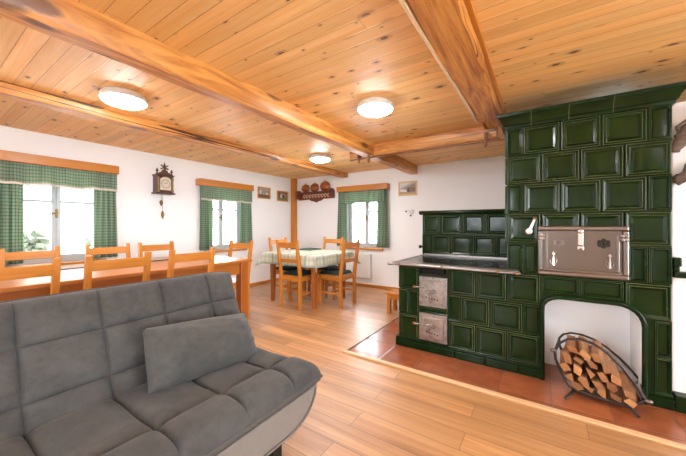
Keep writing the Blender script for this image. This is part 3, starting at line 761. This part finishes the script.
# left flank of the low part and the flanks of the tall part
for y0, y1 in ((2.61, 2.83), (2.83, 3.05), (3.05, 3.27)):
    for r in range(3): tile(b, (LX, 0, 0), (0, 1, 0), (0, 0, 1), (-1, 0, 0), y0, y1, zr[r], zr[r+1])
    for r in range(4, 8): tile(b, (-.218, 0, 0), (0, 1, 0), (0, 0, 1), (-1, 0, 0), y0, y1, zr[r], zr[r+1])
tf = b.build('tile_facing', ['glaze', 'glaze_panel', 'glaze_ridge'], stove)
PIER.build('pier_tiles', ['glaze', 'glaze_panel', 'glaze_ridge'], stove)
ctl = MB(); tile(ctl, (0, F0, 0), (1, 0, 0), (0, 0, 1), (0, -1, 0), .445, .66, .533, .757)
CUT = ctl
# masonry core behind the tiles, with the niche left open
NX0, NX1, NZ, ND = .018, .528, .600, 2.90
b = MB()
b.box(LX+.002, NX0-.006, F0+.002, 3.28, .0, .757); b.box(-.216, .658, F0+.002, 3.28, .757, 1.86); b.box(NX0-.006, .658, F0+.03, 3.28, NZ+.006, .757)
b.box(NX1+.006, .658, F0+.002, 3.28, 0, NZ+.006); b.box(NX0-.006, NX1+.006, ND+.006, 3.28, 0, NZ+.006)
b.build('stove_core', 'grout', stove)
# niche lining
def nich(x, z, y): return (x, y, z)
R = .10; arc = [(NX0, .006), (NX0, NZ-R*.75)]+[(NX0+R*(1-cos(k*pi/16)), NZ-R*.75+R*.75*sin(k*pi/16)) for k in range(1, 9)]+[(NX1-R*1.2*(1-cos(k*pi/16)), NZ-R*1.2+R*1.2*sin(k*pi/16)) for k in range(8, -1, -1)]+[(NX1, .006)]
b = MB(); n = len(arc)
b.add([nich(x, z, F0-.004) for x, z in arc]+[nich(x, z, ND) for x, z in arc], [(i, i+1, n+i+1, n+i) for i in range(n-1)]+[tuple(range(n, 2*n))])
b.build('niche_lining', 'plaster', stove)
# green panel filling between arch and tiles
b = MB(); fr = [(x, z) for x, z in arc]
def outer(x, z): return (max(.0, min(.582, x)), z)
top = [(0, .006), (0, .632)] + [(0+(.582)*k/16, .632) for k in range(1, 16)] + [(.582, .632), (.582, .006)]
m = len(fr)
def samp(L, f):
    d = [0]
    for p, q in zip(L, L[1:]): d.append(d[-1]+hypot(q[0]-p[0], q[1]-p[1]))
    t_ = f*d[-1]
    for i in range(len(L)-1):
        if d[i+1] >= t_-1e-9:
            s = (t_-d[i])/max(1e-9, d[i+1]-d[i]); return (L[i][0]+(L[i+1][0]-L[i][0])*s, L[i][1]+(L[i+1][1]-L[i][1])*s)
    return L[-1]
ol = [(0, .006), (0, .632), (.582, .632), (.582, .006)]
K = 48; A_ = [samp(arc, i/K) for i in range(K+1)]; B_ = [samp(ol, i/K) for i in range(K+1)]
b.add([(x, F0-.006, z) for x, z in A_]+[(x, F0-.006, z) for x, z in B_], [(i, i+1, K+1+i+1, K+1+i) for i in range(K)])
b.build('arch_panel', 'glaze', stove)
import bmesh
o = CUT.build('corner_tile', ['glaze', 'glaze_panel', 'glaze_ridge'], stove)
bm = bmesh.new(); bm.from_mesh(o.data); bmesh.ops.subdivide_edges(bm, edges=[e for e in bm.edges if e.calc_length() > .012], cuts=7, use_grid_fill=True)
o0 = Vector(ORG[stove.name]); kill = []
acx, acz, arr = NX1-.12, NZ-.12, .12+.010
for f_ in bm.faces:
    c = f_.calc_center_median()+o0
    if c.x < NX1+.010 and c.z < NZ+.010 and not (c.x > acx and c.z > acz and hypot(c.x-acx, c.z-acz) > arr): kill.append(f_)
bmesh.ops.delete(bm, geom=kill, context='FACES'); bm.to_mesh(o.data); bm.free()
b = MB(); pts = [(x, F0-.010, z) for x, z in A_]
off = []
for i, (x, z) in enumerate(A_):
    p, q = A_[max(0, i-1)], A_[min(K, i+1)]; tx, tz = q[0]-p[0], q[1]-p[1]; l = hypot(tx, tz) or 1
    off.append((x-tz/l*.012, F0-.014, z+tx/l*.012))
b.tube(off, .016, 10); b.tube([(p[0]-(.016 if i < K*.3 else (-.016 if i > K*.7 else 0)), F0-.008, p[2]+(.014 if K*.3 <= i <= K*.7 else 0)) for i, p in enumerate(off)], .007, 6)
b.build('arch_moulding', 'glaze', stove, smooth=60)
# plinth
b = MB(); xs = [-1.13, -1.06, -.83, -.60, -.37, -.14, .012]
for a, c in zip(xs, xs[1:]): b.box(a+.001, c-.001, 2.575, F0+.02, .006, .070); b.box(a+.001, c-.001, 2.582, F0+.02, .070, .088)
b.box(-1.13, LX-.001, F0+.02, 3.28, .006, .088)
b.build('plinth', 'glaze', stove, bevel=.006); b = MB()
for a, c in ((.548, .667),): b.box(a, c, 2.575, F0+.02, .006, .070); b.box(a, c, 2.582, F0+.02, .070, .088)
b.build('plinth', 'glaze', stove, bevel=.006)
# crown cornice: stepped cove that runs round the front and left side
def cornice(name, x0, x1, y0, y1, prof, joints):
    b = MB(); P = []; n = len(prof)
    for d, z in prof: P += [(x0-d, y1, z), (x0-d, y0-d, z), (x1+d, y0-d, z), (x1+d, y1, z)]
    F = []
    for r in range(n-1):
        for k in range(3): F.append((r*4+k, r*4+k+1, r*4+4+k+1, r*4+4+k))
    F += [(0, 1, 2, 3), tuple((n-1)*4+k for k in (3, 2, 1, 0))] + [tuple(r*4 for r in range(n)), tuple(r*4+3 for r in range(n))]
    b.add(P, F)
    for x in joints:
        for (d, z), (d2, z2) in zip(prof[1:-1], prof[2:-1]):
            b.beam((x, y0-d-.001, z), (x, y0-d2-.001, z2), .004, .003, 1)
    return b.build(name, ['glaze', 'glaze_ridge'], stove, smooth=32)
cornice('cornice', -.218, .66, F0, 3.28, [(0, 1.850), (.012, 1.852), (.014, 1.872), (.024, 1.876), (.030, 1.895), (.050, 1.925), (.062, 1.935), (.065, 1.952), (.062, 1.956)], (-.06, .16, .39))
# backsplash
b = MB()
for xs, z0, z1 in (([-1.125, -.922, -.690, -.468, -.222], 1.020, 1.238), ([-1.125, -1.018, -.812, -.590, -.372, -.222], .800, 1.018)):
    for a, c in zip(xs, xs[1:]): tile(b, (0, 3.32, 0), (1, 0, 0), (0, 0, 1), (0, -1, 0), a, c, z0, z1)
b.build('backsplash', ['glaze', 'glaze_panel', 'glaze_ridge'], stove)
b = MB(); b.box(-1.125, -.222, 3.322, 3.42, .0, 1.236); b.build('backsplash_core', 'glaze', stove, bevel=.004)
b = MB(); b.prism([(3.425, 1.236), (3.30, 1.236), (3.285, 1.245), (3.278, 1.258), (3.285, 1.272), (3.30, 1.279), (3.425, 1.279)], lambda y, z: (-1.155, y, z), lambda y, z: (-.222, y, z)); b.build('backsplash_cap', 'glaze', stove, bevel=.004)
b = MB(); b.lathe([(.012, 0), (.012, -.03), (.02, -.034), (.018, -.05)], (-1.126, 3.36, .87), 'x', 12); b.build('side_knob', 'glaze', stove, smooth=50)
# cooktop
b = MB(); b.box(-1.10, -.222, 2.56, 3.318, .760, .783); ct = b.build('cooktop', 'iron', stove, bevel=.002)
b = MB(); b.box(-1.130, -.135, 2.500, 2.590, .756, .786); b.box(-1.130, -1.09, 2.59, 3.30, .757, .786); b.build('cooktop_rim', 'steel', ct, bevel=.005)
b = MB(); b.box(-1.10, -.222, 3.285, 3.318, .783, .800); b.build('cooktop_back_strip', 'steel', ct, bevel=.003)
b = MB(); b.tube([(-1.145, 2.490, .770), (-.125, 2.490, .770)], .011, 10)
b.lathe([(.013, -.02), (.017, 0), (.013, .02)], (-1.145, 2.49, .77), 'x', 12); b.build('towel_rail', 'steel', ct, smooth=50)
for x in (-1.05, -.68, -.27, -.15):
    b = MB(); b.lathe([(.011, 0), (.013, -.006), (.008, -.014), (.002, -.016)], (x, 2.480, .770), 'y', 12); b.box(x-.009, x+.009, 2.49, 2.51, .756, .778)
    b.build('rail_bolt', 'copper', ct, smooth=50)
# fire doors
def stove_door(z0, z1, kz):
    b = MB(); x0, x1 = -.905, -.662
    b.box(x0, x1, F0-.020, F0+.004, z0, z1); d = b.build('fire_door', 'steel_door', stove, bevel=.003)
    b = MB(); b.box(x0+.030, x1-.030, F0-.034, F0-.018, z0+.030, z1-.028); b.build('door_leaf', 'steel_door', d, bevel=.006)
    b = MB(); xc = (x0+x1)/2-.02; zc = z0+.085
    for k in range(5): b.lathe([(.006, 0), (.006, -.004)], (xc-.03+k*.024, F0-.034, zc-.004*k), 'y', 10)
    b.build('air_holes', 'black', d)
    b = MB(); pts = [(-.045, .040), (-.020, .062), (.012, .055), (.030, .072), (.055, .050), (.035, .038), (.0, .044), (-.02, .032)]
    b.tube([(xc+a, F0-.035, zc+h) for a, h in pts], .0045, 6, closed=True)
    b.lathe([(.011, 0), (.009, -.006), (.002, -.008)], (xc-.005, F0-.034, zc+.025), 'y', 12)
    b.build('door_ornament', 'oven_rim', d, smooth=50)
    b = MB(); b.beam((x0-.01, F0-.030, kz), (x0+.05, F0-.036, kz-.002), .022, .010); b.tube([(x0+.0, F0-.035, kz), (x0-.020, F0-.050, kz+.003)], .006, 8); lt = b.build('door_latch', 'steel', d, bevel=.002)
    b = MB(); b.lathe([(.004, -.016), (.011, -.011), (.0125, 0), (.010, .010), (.004, .013)], (x0-.030, F0-.056, kz+.004), 'x', 14); b.build('latch_knob', 'copper', lt, smooth=60)
    for zz in (z0+.05, z1-.05):
        b = MB(); b.tube([(x1-.006, F0-.026, zz-.02), (x1-.006, F0-.026, zz+.02)], .008, 8); b.build('door_hinge', 'steel', d, smooth=50)
stove_door(.405, .665, .570); stove_door(.105, .342, .245)
b = MB(); b.box(-.88, -.685, F0-.022, F0, .690, .745); b.box(-.868, -.697, F0-.030, F0-.020, .698, .737); b.build('damper_slot', 'iron', stove, bevel=.003)
# big oven door
ox0, ox1, oz0, oz1 = -.020, .466, .765, 1.112
b = MB(); w = .03
for (a, c, z0, z1) in ((ox0, ox1, oz1-w, oz1), (ox0, ox1, oz0, oz0+w), (ox0, ox0+w, oz0+w, oz1-w), (ox1-w, ox1, oz0+w, oz1-w)): b.box(a, c, F0-.030, F0+.004, z0, z1)
od = b.build('oven_door', 'oven_rim', stove, bevel=.008)
b = MB(); b.box(ox0+w, ox1-w, F0-.018, F0+.004, oz0+w, oz1-w); lf = b.build('door_leaf', 'oven', od, bevel=.003)
b = MB(); b.box(ox0+.045, ox0+.062, F0-.024, F0-.016, oz0+.05, oz1-.05); b.box(ox1-.062, ox1-.045, F0-.024, F0-.016, oz0+.05, oz1-.05); b.box(ox0+.03, ox1-.03, F0-.026, F0-.016, oz0+.03, oz0+.045); b.build('door_strip', 'oven_rim', od, bevel=.003)
b = MB(); xc = (ox0+ox1)/2
b.lathe([(.018, 0), (.016, -.012), (.006, -.018)], (xc, F0-.030, oz1-.035), 'y', 16); b.box(xc-.014, xc+.014, F0-.032, F0-.016, oz1-.13, oz1-.045); b.prism([(xc-.02, oz1-.135), (xc+.02, oz1-.135), (xc+.016, oz1-.165), (xc, oz1-.150), (xc-.016, oz1-.165)], lambda x, z: (x, F0-.030, z), lambda x, z: (x, F0-.016, z)); b.build('oven_latch', 'bright', od, bevel=.003)
for s, mat in ((-1, 'oven_rim'), (1, 'black')):
    b = MB(); c = Vector((xc+s*.120, F0-.0185, oz1-.115))
    for k in range(6):
        a = k*pi/3+pi/6; b.lathe([(.013, 0), (.011, -.002)], c+Vector((.024*cos(a), 0, .020*sin(a))), 'y', 12)
    b.lathe([(.009, 0), (.006, -.006)], c, 'y', 12); b.build('air_vent', mat, od)
for s in (-1, 1):
    b = MB(); c = Vector((xc+s*.150, F0-.020, oz0+.105))
    b.tube([c+Vector((0, 0, -.035)), c+Vector((0, -.002, .04))], [.010, .004], 8); b.lathe([(.004, -.014), (.012, 0), (.004, .014)], c+Vector((0, 0, .045)), 'z', 10)
    for q in (-1, 1): b.tube([c+Vector((0, 0, 0)), c+Vector((q*.022, -.002, .012)), c+Vector((q*.018, 0, -.012)), c+Vector((q*.008, 0, -.03))], .0045, 6)
    b.build('cast_flower', 'bright' if s < 0 else 'steel_door', od, smooth=60)
    b = MB(); c = Vector((xc+s*.222, F0-.032, oz1-.075))
    for q in range(4): a = q*pi/2+pi/4; b.lathe([(.012, 0), (.008, -.006), (.002, -.008)], c+Vector((.015*cos(a), 0, .018*sin(a))), 'y', 10)
    b.build('corner_rosette', 'steel_door', od, smooth=50)
# porcelain damper lever
b = MB(); b.lathe([(.010, 0), (.013, -.010), (.009, -.026), (.003, -.030)], (-.038, F0-.012, 1.168), 'y', 14); kn = b.build('lever_knob', 'copper', stove, smooth=50)
b = MB(); b.tube([(-.040, F0-.034, 1.160), (-.052, F0-.045, 1.125), (-.066, F0-.050, 1.090)], [.007, .009, .011], 10)
b.lathe([(.008, .010), (.020, .008), (.022, -.004), (.016, -.012), (.004, -.014)], (-.072, F0-.048, 1.075), 'y', 18); b.build('porcelain_lever', 'porcelain', kn, smooth=60)

# ------------------------------------------------------------------ gnarled wooden hooks on the white stove side
def branch(label, pts, rad, twigs):
    o = thing('gnarled_branch', label, 'branch', pts[0], 'gnarled wood pieces on the white stove side')
    b = MB(); pts = [Vector(p) for p in pts]
    fine = []; rr = []
    for i in range(len(pts)-1):
        for k in range(5):
            f = k/5; fine.append(pts[i].lerp(pts[i+1], f)+Vector((random.uniform(-.004, .004), random.uniform(-.004, .004), random.uniform(-.006, .006)))); rr.append((rad[i]*(1-f)+rad[i+1]*f)*random.uniform(.85, 1.15))
    fine.append(pts[-1]); rr.append(rad[-1])
    b.tube(fine, rr, 10); b.build('branch_stem', 'branch', o, smooth=80)
    for tw, r in twigs:
        b = MB(); b.tube(tw, r, 8); b.build('twig', 'branch', o, smooth=80)
branch('gnarled dark branch on the white stove side, upper of two', [(.675, 2.630, 1.57), (.70, 2.62, 1.63), (.74, 2.605, 1.71), (.80, 2.60, 1.78), (.90, 2.62, 1.83)], [.026, .034, .036, .034, .028], [([(.695, 2.62, 1.66), (.685, 2.60, 1.71), (.715, 2.59, 1.735), (.74, 2.60, 1.73)], [.012, .014, .012, .009])])
branch('gnarled dark branch on the white stove side, lower of two', [(.675, 2.630, 1.38), (.71, 2.62, 1.41), (.76, 2.605, 1.44), (.84, 2.60, 1.46), (.92, 2.62, 1.45)], [.030, .030, .034, .034, .028], [([(.715, 2.61, 1.43), (.722, 2.59, 1.475), (.75, 2.585, 1.50), (.79, 2.59, 1.50)], [.012, .016, .016, .012])])

# ------------------------------------------------------------------ log rack and firewood
YR0, YR1 = 2.41, 2.69
rack = thing('log_rack', 'dark iron log rack full of firewood in front of the stove niche', 'log rack', (.33, 2.55, 0.006))
# front outline (x, z) seen from the front: leaning cradle
low = [(.075, .268), (.080, .215), (.110, .135), (.150, .062), (.200, .040), (.300, .028), (.400, .020), (.450, .030), (.505, .082)]
handle = [(.075, .268), (.100, .325), (.145, .362), (.205, .374), (.270, .360), (.340, .315), (.405, .245), (.460, .165), (.505, .082)]
for y in (YR0, YR1):
    b = MB(); sh = (y-YR0)*.12
    b.tube([(x+sh, y, z+.02) for x, z in low], .0085, 8); b.build('end_hoop', 'rackm', rack, smooth=60)
    lo_ = .055 if y == YR1 else 0
    b = MB(); b.tube([(x+sh, y, z+.02-lo_*sin(pi*i_/8)) for i_, (x, z) in enumerate(handle)], .008 if y == YR0 else .007, 8); b.build('top_hoop', 'rackm', rack, smooth=60)
for i in (0, 2, 4, 6, 8):
    x, z = low[i]; b = MB(); b.tube([(x, YR0, z+.02), (x+(YR1-YR0)*.12, YR1, z+.02)], .006, 8); b.build('cross_bar', 'rackm', rack, smooth=60)
for x0, x1, x2 in ((.17, .13, .21), (.43, .47, .41)):
    b = MB(); b.tube([(x1, YR0-.045, .014), (x0, YR0, .045), (x0+.03, YR1, .045), (x2+.0, YR1+.03, .014)], .008, 8); b.build('rack_foot', 'rackm', rack, smooth=60)
for p in ((.068, YR0-.004, .292), (.518, YR0-.004, .10)):
    b = MB(); b.lathe([(.003, -.018), (.012, -.012), (.014, 0), (.011, .012), (.003, .018)], p, 'x', 12); b.build('end_knob', 'oven_rim', rack, smooth=60)
# firewood: rows stacked parallel to the leaning side
def log(c, w, h, ang, y0, y1, label):
    o = thing('firewood_log', label, 'firewood log', (c[0], (y0+y1)/2, c[1]), 'split logs in the iron rack')
    k = random.choice((3, 4, 4, 5)); poly = []
    a0 = random.uniform(0, 2*pi)
    for i in range(k):
        a = a0+2*pi*i/k+random.uniform(-.25, .25); r = random.uniform(.85, 1.1)
        poly.append((cos(a)*w*r, sin(a)*h*r))
    pts = [(p[0]*cos(ang)-p[1]*sin(ang), p[0]*sin(ang)+p[1]*cos(ang)) for p in poly]
    sk = random.uniform(.015, .045); dz = random.uniform(-.004, .004)
    m = MB(); n = len(pts)
    P = [(c[0]+a, y0, c[1]+z) for a, z in pts]+[(c[0]+a+sk, y1, c[1]+z+dz) for a, z in pts]
    m.add(P, [(i, (i+1) % n, n+(i+1) % n, n+i) for i in range(n)], [0]+[1]*(n-1)); m.build('log_body', ['bark', 'split'], o, bevel=.003)
    m = MB(); m.add([(p[0], p[1]-.0006, p[2]) for p in P[:n]], [tuple(range(n))]); m.build('cut_end', 'logend', o); m = MB(); m.add([(p[0], p[1]+.0006, p[2]) for p in P[n:]], [tuple(range(n))]); m.build('cut_end', 'logend', o)
rows = [((.190, .092), (.440, .068), 5, 'bottom'), ((.150, .150), (.430, .125), 5, 'second'), ((.130, .205), (.375, .185), 5, 'third'), ((.140, .262), (.325, .240), 4, 'fourth'), ((.175, .312), (.285, .292), 3, 'top')]
ordw = ['first', 'second', 'third', 'fourth', 'fifth', 'sixth', 'seventh']
for (p, q, n, rn_) in rows:
    for i in range(n):
        f = i/(n-1); c = (p[0]+(q[0]-p[0])*f, p[1]+(q[1]-p[1])*f)
        log(c, random.uniform(.036, .044), random.uniform(.019, .026), -.75+random.uniform(-.35, .35), YR0-.008+random.uniform(-.025, .02), YR1+random.uniform(-.03, .02), 'split log in the %s row of the stacked firewood, %s from the left' % (rn_, ordw[i]))

# ------------------------------------------------------------------ sofa
Y0S, Y1S = -.40, 1.205
seams = [1.005-.255*k for k in range(5, -1, -1)]
sofa = thing('sofa', 'grey quilted velour sofa with light grey base in the foreground', 'sofa', (-1.25, .4, 0))
def quilt(name, path, ts, half, amp, mat, parent, y0=Y0S, y1=Y1S, round_=.09, droop=0.0, cpow=5.0):
    """cushion slab: path(t) -> (x,z) section, seams across y and at ts along t"""
    ys = [y0]+[s for s in seams if y0 < s < y1]+[y1]; tt = [0]+ts+[1]
    su = []; sv = []
    for a, c in zip(ys, ys[1:]): su += [a+(c-a)*(1-cos(pi*i/14))/2 for i in range(14)]
    su.append(y1)
    for a, c in zip(tt, tt[1:]): sv += [a+(c-a)*(1-cos(pi*i/14))/2 for i in range(14)]
    sv.append(1)
    L = sum(hypot(path((i+1)/40)[0]-path(i/40)[0], path((i+1)/40)[1]-path(i/40)[1]) for i in range(40))
    def f1(v, edges):
        for a, c in zip(edges, edges[1:]):
            if a <= v <= c:
                u = abs(2*(v-a)/(c-a)-1); return max(0, 1-u**cpow)**.75
        return 0
    def nrm(t_):
        p = path(max(0, t_-.01)); q = path(min(1, t_+.01)); dx, dz = q[0]-p[0], q[1]-p[1]; l = hypot(dx, dz); return (dz/l, -dx/l)
    def e(d): d = min(1, d/round_); return sqrt(max(0, 1-(1-d)**2))
    P = []; nu, nv = len(su), len(sv)
    for side in (1, -1):
        for t_ in sv:
            x, z = path(t_); nx, nz = nrm(t_)
            for y in su:
                ed = e(min(y-y0, y1-y, t_*L, (1-t_)*L))
                cr = max(0, 1-min(y-y0, y1-y)/.22)
                off = half*ed + (amp*f1(y, ys)**.5*f1(t_, tt)**.5*ed if side == 1 else 0)
                P.append((x+side*nx*off, y, z+side*nz*off-droop*cr**2*t_))
    b = MB(); F = []
    for s in range(2):
        o_ = s*nu*nv
        for j in range(nv-1):
            for i in range(nu-1):
                q = (o_+j*nu+i, o_+j*nu+i+1, o_+(j+1)*nu+i+1, o_+(j+1)*nu+i); F.append(q if s == 0 else q[::-1])
    b.add(P, F)
    ob = b.build(name, mat, parent, smooth=180)
    import bmesh
    bm = bmesh.new(); bm.from_mesh(ob.data); bmesh.ops.remove_doubles(bm, verts=bm.verts, dist=.0005); bmesh.ops.recalc_face_normals(bm, faces=bm.faces); bm.to_mesh(ob.data); bm.free()
    ob.data.shade_smooth()
    rim = [(path(t_)[0], y0, path(t_)[1]) for t_ in [i/12 for i in range(13)]]+[(path(1)[0], y, path(1)[1]-droop*max(0, 1-min(y-y0, y1-y)/.22)**2) for y in [y0+(y1-y0)*i/40 for i in range(1, 40)]]+[(path(t_)[0], y1, path(t_)[1]-droop*t_) for t_ in [i/12 for i in range(12, -1, -1)]]
    return ob, rim
def curve(pts):
    def f(t_):
        n = len(pts)-1; i = min(n-1, int(t_*n)); u = t_*n-i
        g = lambda k: pts[max(0, min(n, k))]
        p0, p1, p2, p3 = g(i-1), g(i), g(i+1), g(i+2)
        return tuple(.5*((2*p1[k])+(-p0[k]+p2[k])*u+(2*p0[k]-5*p1[k]+4*p2[k]-p3[k])*u*u+(-p0[k]+3*p1[k]-3*p2[k]+p3[k])*u**3) for k in (0, 1))
    return f
bp = curve([(-1.50, .31), (-1.56, .45), (-1.64, .64), (-1.712, .822)])
bk, rim = quilt('back_cushion', bp, [.36, .68], .055, .028, 'sofa', sofa, droop=.015)
b = MB(); b.tube(rim, .007, 6); b.build('piping', 'pipe_dark', bk, smooth=60)
def sp_(t_): return seatc(t_)
seatc = curve([(-1.52, .330), (-1.38, .335), (-1.22, .332), (-1.06, .352), (-.935, .347)])
def seat_path(t_): x, z = seatc(1-t_); return (x, z)
st, rim = quilt('seat_cushion', seat_path, [.31], .050, .042, 'sofa', sofa, round_=.10)
# front edge of the seat
fr_ = [(-1.44+.505*i/10, Y1S, seatc(.15+.85*i/10)[1]) for i in range(0)]
rim = [(seatc(t_)[0], Y0S, seatc(t_)[1]) for t_ in [i/12 for i in range(13)]]+[(-.935, Y0S+(Y1S-Y0S)*i/40, .347) for i in range(1, 40)]+[(seatc(t_)[0], Y1S, seatc(t_)[1]) for t_ in [i/12 for i in range(12, -1, -1)]]
b = MB(); b.tube(rim, .007, 6); b.build('piping', 'pipe_dark', st, smooth=60)
# upholstered base with rounded lower corners
def base_poly(ins=0):
    y0, y1, zb, zt = Y0S+.02+ins, Y1S-.012-ins, .145+ins, .322-ins
    R1, R2 = .20, .14; P = [(y0, zt)]
    for k in range(0, 9): a = k*pi/16; P.append((y0+R1*(1-cos(a)), zb+R2*(1-sin(a))))
    for k in range(8, -1, -1): a = k*pi/16; P.append((y1-R1*(1-cos(a)), zb+R2*(1-sin(a))))
    P.append((y1, zt)); return P
b = MB(); b.prism(base_poly(), lambda y, z: (-.955, y, z), lambda y, z: (-1.50, y, z)); bs = b.build('sofa_base', 'sofa_base', sofa, bevel=.012, seg=3)
b = MB(); b.tube([(-.951, y, z) for y, z in base_poly(.016)], .006, 6, closed=True); b.build('piping', 'pipe_light', bs, smooth=60)
for x in (-1.05, -1.44):
    for y in (-.18, .93):
        b = MB(); b.box(x, x+.055, y, y+.055, 0, .146); b.build('sofa_leg', 'black', sofa, bevel=.003)
for y in (.2, .7):
    b = MB(); b.beam((-1.50, y, .26), (-1.60, y, .42), .05, .02); b.build('back_bracket', 'black', sofa)

# throw pillow: leans on the back cushion
c00, c10, c11, c01 = Vector((-1.335, .572, .432)), Vector((-1.275, 1.085, .405)), Vector((-1.425, 1.110, .612)), Vector((-1.475, .607, .655))
nn = ((c10-c00).cross(c01-c00)).normalized()
if nn.x < 0: nn = -nn
def pil(side):
    def f(s, t_):
        u, v = 2*s-1, 2*t_-1
        # nearly straight sides that swell a little, corners left pointed
        su = u*(1+.015*(1-v*v)+.02*abs(u*v)**5); sv = v*(1+.04*(1-u*u)+.02*abs(u*v)**5)
        p = (c00*(1-(su+1)/2)+c10*((su+1)/2))*(1-(sv+1)/2)+(c01*(1-(su+1)/2)+c11*((su+1)/2))*((sv+1)/2)
        bul = (max(0, 1-u**4)*max(0, 1-v**2))**.8
        edge = max(abs(u), abs(v))**3
        wr = .016*edge*bul*sin(5.5*(v-u)*3+2*u)+.010*bul*sin(7*u+3*v)*cos(4*v-2*u)+.006*bul*(1-abs(u))*sin(16*v+5*u)
        return tuple(p+nn*side*(.112*bul+wr*side))
    return f
b = MB(); b.grid(pil(1), 32, 20); b.grid(pil(-1), 32, 20)
o = b.build('throw_pillow', 'pillow', smooth=180); tag(o, 'grey velour throw pillow leaning on the sofa back', 'pillow')
import bmesh
bm = bmesh.new(); bm.from_mesh(o.data); bmesh.ops.remove_doubles(bm, verts=bm.verts, dist=.0008); bmesh.ops.recalc_face_normals(bm, faces=bm.faces); bm.to_mesh(o.data); bm.free(); o.data.shade_smooth()

# ------------------------------------------------------------------ outside the windows
b = MB(); b.box(-40, 30, -30, 40, -.7, -.5); struct(b.build('ground', 'bounce_ground'))
o = thing('neighbour_house', 'pale house with red roof outside the big window', 'house', (-14, 4, -.5))
b = MB(); b.box(-17, -13, 0, 8, -.5, 2.4); b.build('house_wall', 'housewall', o)
b = MB(); b.prism([(-17.4, 2.35), (-12.6, 2.35), (-15, 4.6)], lambda x, z: (x, -.4, z), lambda x, z: (x, 8.4, z)); b.build('house_roof', 'houseroof', o)
def shrub(x, y, r, h, label):
    m = MB()
    for k in range(60):
        a, e_ = random.uniform(0, 2*pi), random.uniform(0, 1); rr = r*sqrt(1-.7*e_*e_)*random.uniform(.3, 1)
        c = Vector((x+cos(a)*rr, y+sin(a)*rr, -.5+h*e_)); q = random.uniform(.08, .16)
        d = Vector((random.uniform(-1, 1), random.uniform(-1, 1), random.uniform(-1, 1))).normalized(); s1 = d.orthogonal().normalized(); s2 = d.cross(s1)
        m.add([c+s1*q, c+s2*q, c-s1*q, c-s2*q, c+d*q*.7, c-d*q*.7], [(0, 1, 4), (1, 2, 4), (2, 3, 4), (3, 0, 4), (1, 0, 5), (2, 1, 5), (3, 2, 5), (0, 3, 5)])
    m.tube([(x, y, -.5), (x, y, -.5+h*.8)], .05, 6)
    tag(m.build('garden_shrub', 'leafgreen'), label, 'shrub', 'shrubs in the garden')
shrub(-8.5, 1.45, .38, 1.5, 'green garden shrub seen through the left pane of the big window')
shrub(-8.5, 2.62, .36, 1.5, 'green garden shrub seen through the right pane of the big window')

# ------------------------------------------------------------------ daylight
wd = bpy.data.worlds.new('daylight'); scene.world = wd; wd.use_nodes = True
bg = wd.node_tree.nodes['Background']; bg.inputs[0].default_value = (.90, .97, 1.05, 1); bg.inputs[1].default_value = 9.0
for (loc, rot, sx, sy) in (((XL-.1, 1.0, 1.19), (0, radians(-90), 0), 1.0, .84), ((XL-.1, 3.09, 1.19), (0, radians(-90), 0), 1.0, .8), ((XL-.1, -1.25, 1.19), (0, radians(-90), 0), 1.0, 1.0),
                           ((-2.72, YB+.1, 1.19), (radians(-90), 0, 0), .82, 1.0), ((XR+.1, -1.3, 1.1), (0, radians(90), 0), 1.6, 1.8), ((XR+.1, .95, 1.1), (0, radians(90), 0), 1.6, 1.9),
                           ((-1.4, YF-.1, 1.35), (radians(90), 0, 0), 1.4, 1.2),):
    ld = bpy.data.lights.new('window_daylight', 'AREA'); ld.shape = 'RECTANGLE'; ld.size = sx; ld.size_y = sy; ld.cycles.is_portal = True
    lo = bpy.data.objects.new('window_daylight', ld); lo.location = loc; lo.rotation_euler = rot; COL.objects.link(lo)

# ------------------------------------------------------------------ camera and view
cd = bpy.data.cameras.new('camera'); co_ = bpy.data.objects.new('camera', cd); COL.objects.link(co_)
cd.sensor_fit = 'HORIZONTAL'; cd.sensor_width = 36; cd.lens = 297*36/686; cd.shift_y = -3/686; cd.clip_start = .02
co_.location = (0, 0, 1.12); co_.rotation_euler = (radians(90), 0, radians(33.7))
scene.camera = co_
scene.view_settings.view_transform = 'Standard'; scene.view_settings.look = 'None'; scene.view_settings.gamma = 1
scene.view_settings.use_curve_mapping = False; scene.view_settings.exposure = 1.22
